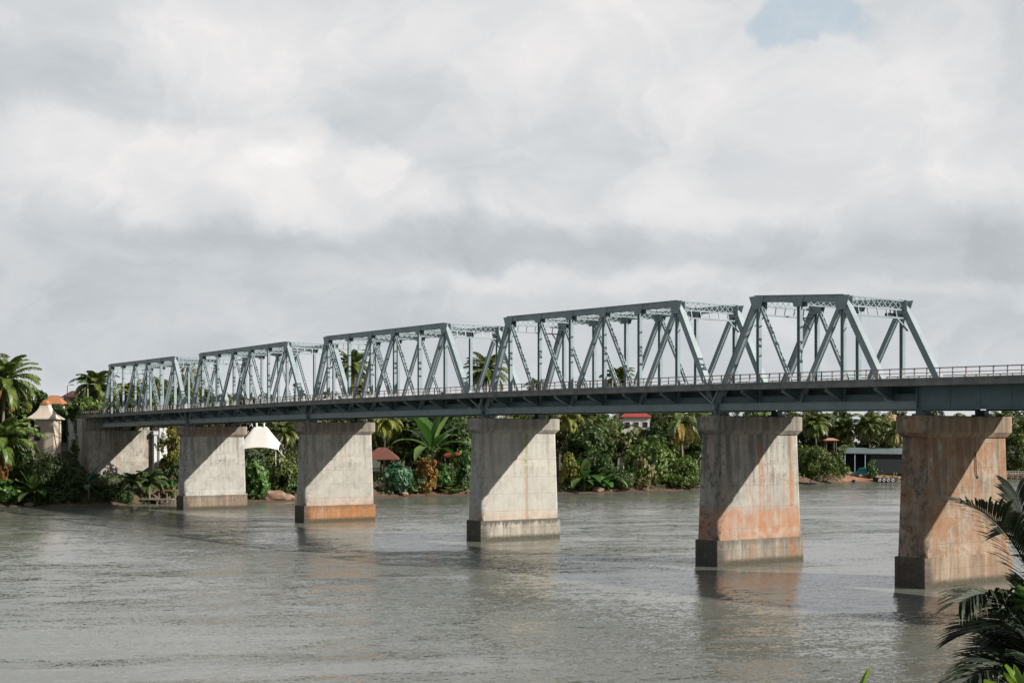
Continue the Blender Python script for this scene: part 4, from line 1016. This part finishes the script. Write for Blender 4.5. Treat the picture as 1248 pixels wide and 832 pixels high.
fr=[ [(1290,800,12.2),(1262,690,12.0),(1225,625,11.8),(1172,612,11.4)],
     [(1285,850,12.0),(1240,730,11.7),(1195,700,11.4),(1146,726,11.0)],
     [(1280,870,12.1),(1235,800,11.6),(1190,790,11.2),(1130,842,10.8)],
     [(1290,860,12.3),(1275,740,12.2),(1250,650,12.4),(1238,600,12.6)],
     [(1300,860,12.3),(1290,720,12.4),(1275,640,12.6),(1215,640,13.0)],
     [(1280,880,12.2),(1250,790,12.4),(1215,745,12.7),(1160,762,13.0)],
     [(1285,880,12.0),(1262,770,11.8),(1235,720,11.6),(1195,735,11.2)],
     [(1290,900,12.2),(1262,850,11.8),(1220,835,11.4),(1165,880,11.0)],
     [(1290,900,12.3),(1270,800,12.6),(1245,760,13.0),(1200,780,13.4)],
     [(1300,880,12.2),(1330,740,12.2),(1370,680,12.0),(1430,690,11.8)],
     [(1300,880,12.2),(1310,730,12.6),(1330,650,13.2),(1350,620,13.8)],
     [(1300,900,12.2),(1340,800,12.0),(1400,780,11.6),(1460,830,11.2)],
     [(1290,900,12.2),(1250,830,12.3),(1225,800,12.6),(1180,815,12.9)],
     [(1290,900,12.2),(1268,840,11.8),(1250,800,11.4),(1225,790,11.0)],
     [(1285,900,12.1),(1258,790,12.3),(1228,775,12.6),(1172,800,12.9)],
     [(1285,910,12.1),(1250,840,12.0),(1215,822,12.0),(1150,846,12.0)],
     [(1285,900,12.0),(1268,780,12.0),(1240,745,12.2),(1206,762,12.4)],
     [(1290,910,12.3),(1275,800,12.4),(1262,730,12.6),(1236,712,12.8)],
     [(1285,910,11.9),(1262,850,11.7),(1240,838,11.5),(1200,850,11.3)],
     [(1288,900,12.2),(1270,820,12.5),(1248,785,12.8),(1212,800,13.1)] ]
for ci,c in enumerate(fr):
    c=[(x+(0 if ci in (0,3) else 24*k/3*(1 if x<1270 else 0)),y+(0 if ci in (0,3) else 8*k/3),d) for k,(x,y,d) in enumerate(c)]
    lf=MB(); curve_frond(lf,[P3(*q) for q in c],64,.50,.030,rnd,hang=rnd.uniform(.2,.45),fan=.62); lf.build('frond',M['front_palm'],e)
for k in range(5):
    m=MB(); a=k*1.3; m.tube([(.18*math.cos(a),.18*math.sin(a),0),(.25*math.cos(a),.25*math.sin(a),1.5),(.12*math.cos(a)+.1,.1*math.sin(a),2.9)],[.05,.04,.025],6); m.build('stem',M['stem'],e)
# bushy dark filler plant beneath it
rf=crown_mesh('shrub','front_palm',[(0,0,1.0,.9,.8,1.0),(.5,0,1.5,.6,.6,.6),(-.3,0,.7,.6,.6,.6)],3200,.11,55,thr=-.25,ratio=.35)
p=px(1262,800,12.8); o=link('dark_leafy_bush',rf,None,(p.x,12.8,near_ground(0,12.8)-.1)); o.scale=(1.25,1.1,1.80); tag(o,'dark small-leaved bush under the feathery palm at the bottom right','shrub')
def leafy(name,x,Y,ztip,n,L,W_,label,mat='lime',up=1.35,spread=.7,seed=3,rz=0.0,y0=None):
    rnd=random.Random(seed); zb=near_ground(0,Y)-.05; H=ztip-zb; lv=MB()
    for k in range(n): leaf_blade(lv,(0,0,H-L*.92),k*2.4+rnd.uniform(-.3,.3)+.4,up-spread*(k/max(1,n-1)),L*rnd.uniform(.9,1.05),W_,.5,rnd,8,.35)
    e=empty(name,(px_x(x,Y),Y,zb),rz); tag(e,label,'plant')
    lv.build('leaves',M[mat],e,smooth=True); MB().tube([(0,0,0),(0,0,H-L*.9)],[.03,.015],6).build('stem',M['stem'],e)
leafy('young_shoot',1039,8.0,ztop(817,8.0),1,.45,.055,'single bright green leaf tip poking up at the bottom edge',up=1.5,spread=.05)
leafy('lime_leaved_plant',1246,9.0,ztop(808,9.0),14,.26,.055,'lime green leaves in the bottom right corner',up=1.4,spread=1.1,seed=5)
leafy('green_leaved_plant',1257,11.0,ztop(708,11.0),16,.20,.06,'glossy green broad leaves among the dark palm fronds at the right edge','g_bright',up=1.3,spread=1.6,seed=8)

# ------------------------------------------------------------------ sun, sky, camera
E=math.radians(30.0); hz=(P*.6-A*.8).normalized()
sd=Vector((hz.x*math.cos(E),hz.y*math.cos(E),math.sin(E)))
L=bpy.data.lights.new('sun','SUN'); L.energy=5.0; L.angle=math.radians(.6); L.color=(1,.93,.83)
so=bpy.data.objects.new('sun',L); col.objects.link(so); so.rotation_euler=sd.to_track_quat('Z','Y').to_euler(); so.location=(60,0,60)
wd=bpy.data.worlds.new('World'); sc.world=wd; wd.use_nodes=True; t=NT(wd.node_tree); bg=t.n['Background']; bg.inputs['Strength'].default_value=.1
sky=t.node('ShaderNodeTexSky'); sky.sky_type='NISHITA'; sky.sun_disc=False; sky.sun_elevation=E; sky.sun_rotation=math.atan2(hz.x,hz.y); sky.air_density=1.2; sky.dust_density=1.5
g=t.node('ShaderNodeTexCoord').outputs['Generated']; sp=t.node('ShaderNodeSeparateXYZ'); t.l.new(g,sp.inputs[0])
az=t.math('ARCTAN2',sp.outputs[0],sp.outputs[1]); el=t.math('ARCSINE',sp.outputs[2])
cb=t.node('ShaderNodeCombineXYZ'); t.put(cb.inputs[0],az); t.put(cb.inputs[1],el); ae=cb.outputs[0]
# cumulus-like warp of the angular coordinates
wn=t.noise(t.scale(ae,(1,1.5,1)),9,6,.55,.0,out='Color'); wv=t.vmath('SUBTRACT',wn,(.5,.5,.5)); wv=t.vmath('MULTIPLY',wv,(.10,.062,0)); wc=t.vmath('ADD',ae,wv)
wn2=t.noise(ae,26,5,.6,.0,out='Color'); wv2=t.vmath('MULTIPLY',t.vmath('SUBTRACT',wn2,(.5,.5,.5)),(.024,.017,0)); wc=t.vmath('ADD',wc,wv2)
wsoft=t.vmath('ADD',ae,t.vmath('MULTIPLY',wv,(.5,.5,0)))
def blob(x,y,rx,ry,amt,soft=.5,src=None):
    a=math.atan((x-CX)/F); e_=math.atan((HY-y)/F*math.cos(a))
    d=t.vmath('SUBTRACT',src or wc,(a,e_,0)); d=t.vmath('MULTIPLY',d,(F/rx,F/ry,0)); ln=t.vmath('LENGTH',d,out=1)
    return t.ramp(ln,1-soft,1+soft*.6,amt,0)
base=t.ramp(t.noise(t.scale(ae,(1,1.8,1)),5,6,.5,.3),.3,.7,-.03,.03)
fine=t.ramp(t.noise(t.scale(wc,(1,1.5,1)),12,7,.6,.6),.3,.7,-.042,.042)
v=t.math('ADD',.625,base); v=t.math('ADD',v,fine)
for bl in [ (300,60,150,75,.10,.6),(150,190,150,75,.10,.6),(400,222,140,62,.085,.3),(250,205,150,62,.07,.3),(470,200,40,30,.06,.3),(350,168,60,34,.05,.25),
            (700,60,260,110,.10,.8),(900,230,230,90,.10,.8),(1120,120,160,90,.06,.8),(850,120,70,40,.06,.5),(590,270,25,35,.06,.6),(1190,225,70,40,.08,.6),
            (60,95,190,42,-.10,.6),(500,130,90,50,-.06,.7),(620,180,160,60,-.05,.8),
            (470,292,260,26,-.12,.7),(850,300,330,34,-.15,.7),(1180,320,190,30,-.14,.7),(40,330,280,130,-.09,.8),(300,400,330,90,-.07,.8),(900,420,500,70,-.05,.8),
            (800,170,120,60,-.05,.7),(1180,400,160,60,-.03,.8),(1248,60,60,80,-.06,.8),(620,340,260,14,.05,.8),(1080,352,120,12,.05,.8),(760,330,200,10,.04,.8)]:
    v=t.math('ADD',v,blob(bl[0],bl[1],bl[2],bl[3],bl[4]*(.66 if bl[4]<0 else .85),bl[5]))
v=t.math('MULTIPLY',v,t.ramp(el,.36,.80,1.0,.5)); v=t.math('MULTIPLY',v,t.ramp(t.math('ABSOLUTE',az),.7,1.4,1.0,.55)); v=t.math('MAXIMUM',v,.25)  # unseen cloud overhead and behind the camera dimmed to cut ambient light
warm=t.ramp(v,.50,.80)
cc=t.mix(warm,(.885,.945,.995),(1.0,.975,.965)); 
sc3=t.node('ShaderNodeVectorMath',operation='SCALE'); t.put(sc3.inputs[0],cc); t.put(sc3.inputs['Scale'],t.math('MULTIPLY',v,9.6))
hole=t.math('ADD',blob(958,34,46,30,1.0,.5),blob(1000,8,52,34,1.0,.5)); hole=t.math('MINIMUM',hole,1.0); hole=t.ramp(t.math('ADD',hole,t.math('MULTIPLY',t.math('SUBTRACT',t.noise(ae,22,6,.65,.8),.5),1.3)),.25,1.15)
rest=t.math('MULTIPLY',t.ramp(t.noise(t.scale(ae,(1,2,1)),3.3,5,.5),.62,.72),t.ramp(el,.36,.6)); hole=t.math('MAXIMUM',hole,rest)
hole=t.math('MULTIPLY',hole,.62)
skyc=t.mix(hole,sc3.outputs[0],t.mix(.55,sky.outputs[0],(4.9,6.1,6.7)))
skyf=t.mix(t.ramp(el,-.02,.0),(1.8,1.9,1.8),skyc)
t.l.new(skyf,bg.inputs['Color'])

cam=bpy.data.cameras.new('camera'); co_=bpy.data.objects.new('camera',cam); col.objects.link(co_); sc.camera=co_
co_.location=(0,0,HC); co_.rotation_euler=(math.radians(90),0,0); cam.sensor_width=36; cam.sensor_fit='HORIZONTAL'; cam.lens=36*F/1248; cam.shift_y=(HY-416)/1248; cam.clip_start=.1; cam.clip_end=8000
sc.view_settings.view_transform='Standard'; sc.view_settings.look='None'; sc.view_settings.gamma=1; sc.view_settings.exposure=.26
sc.render.engine='CYCLES'; sc.render.resolution_x=1024; sc.render.resolution_y=682
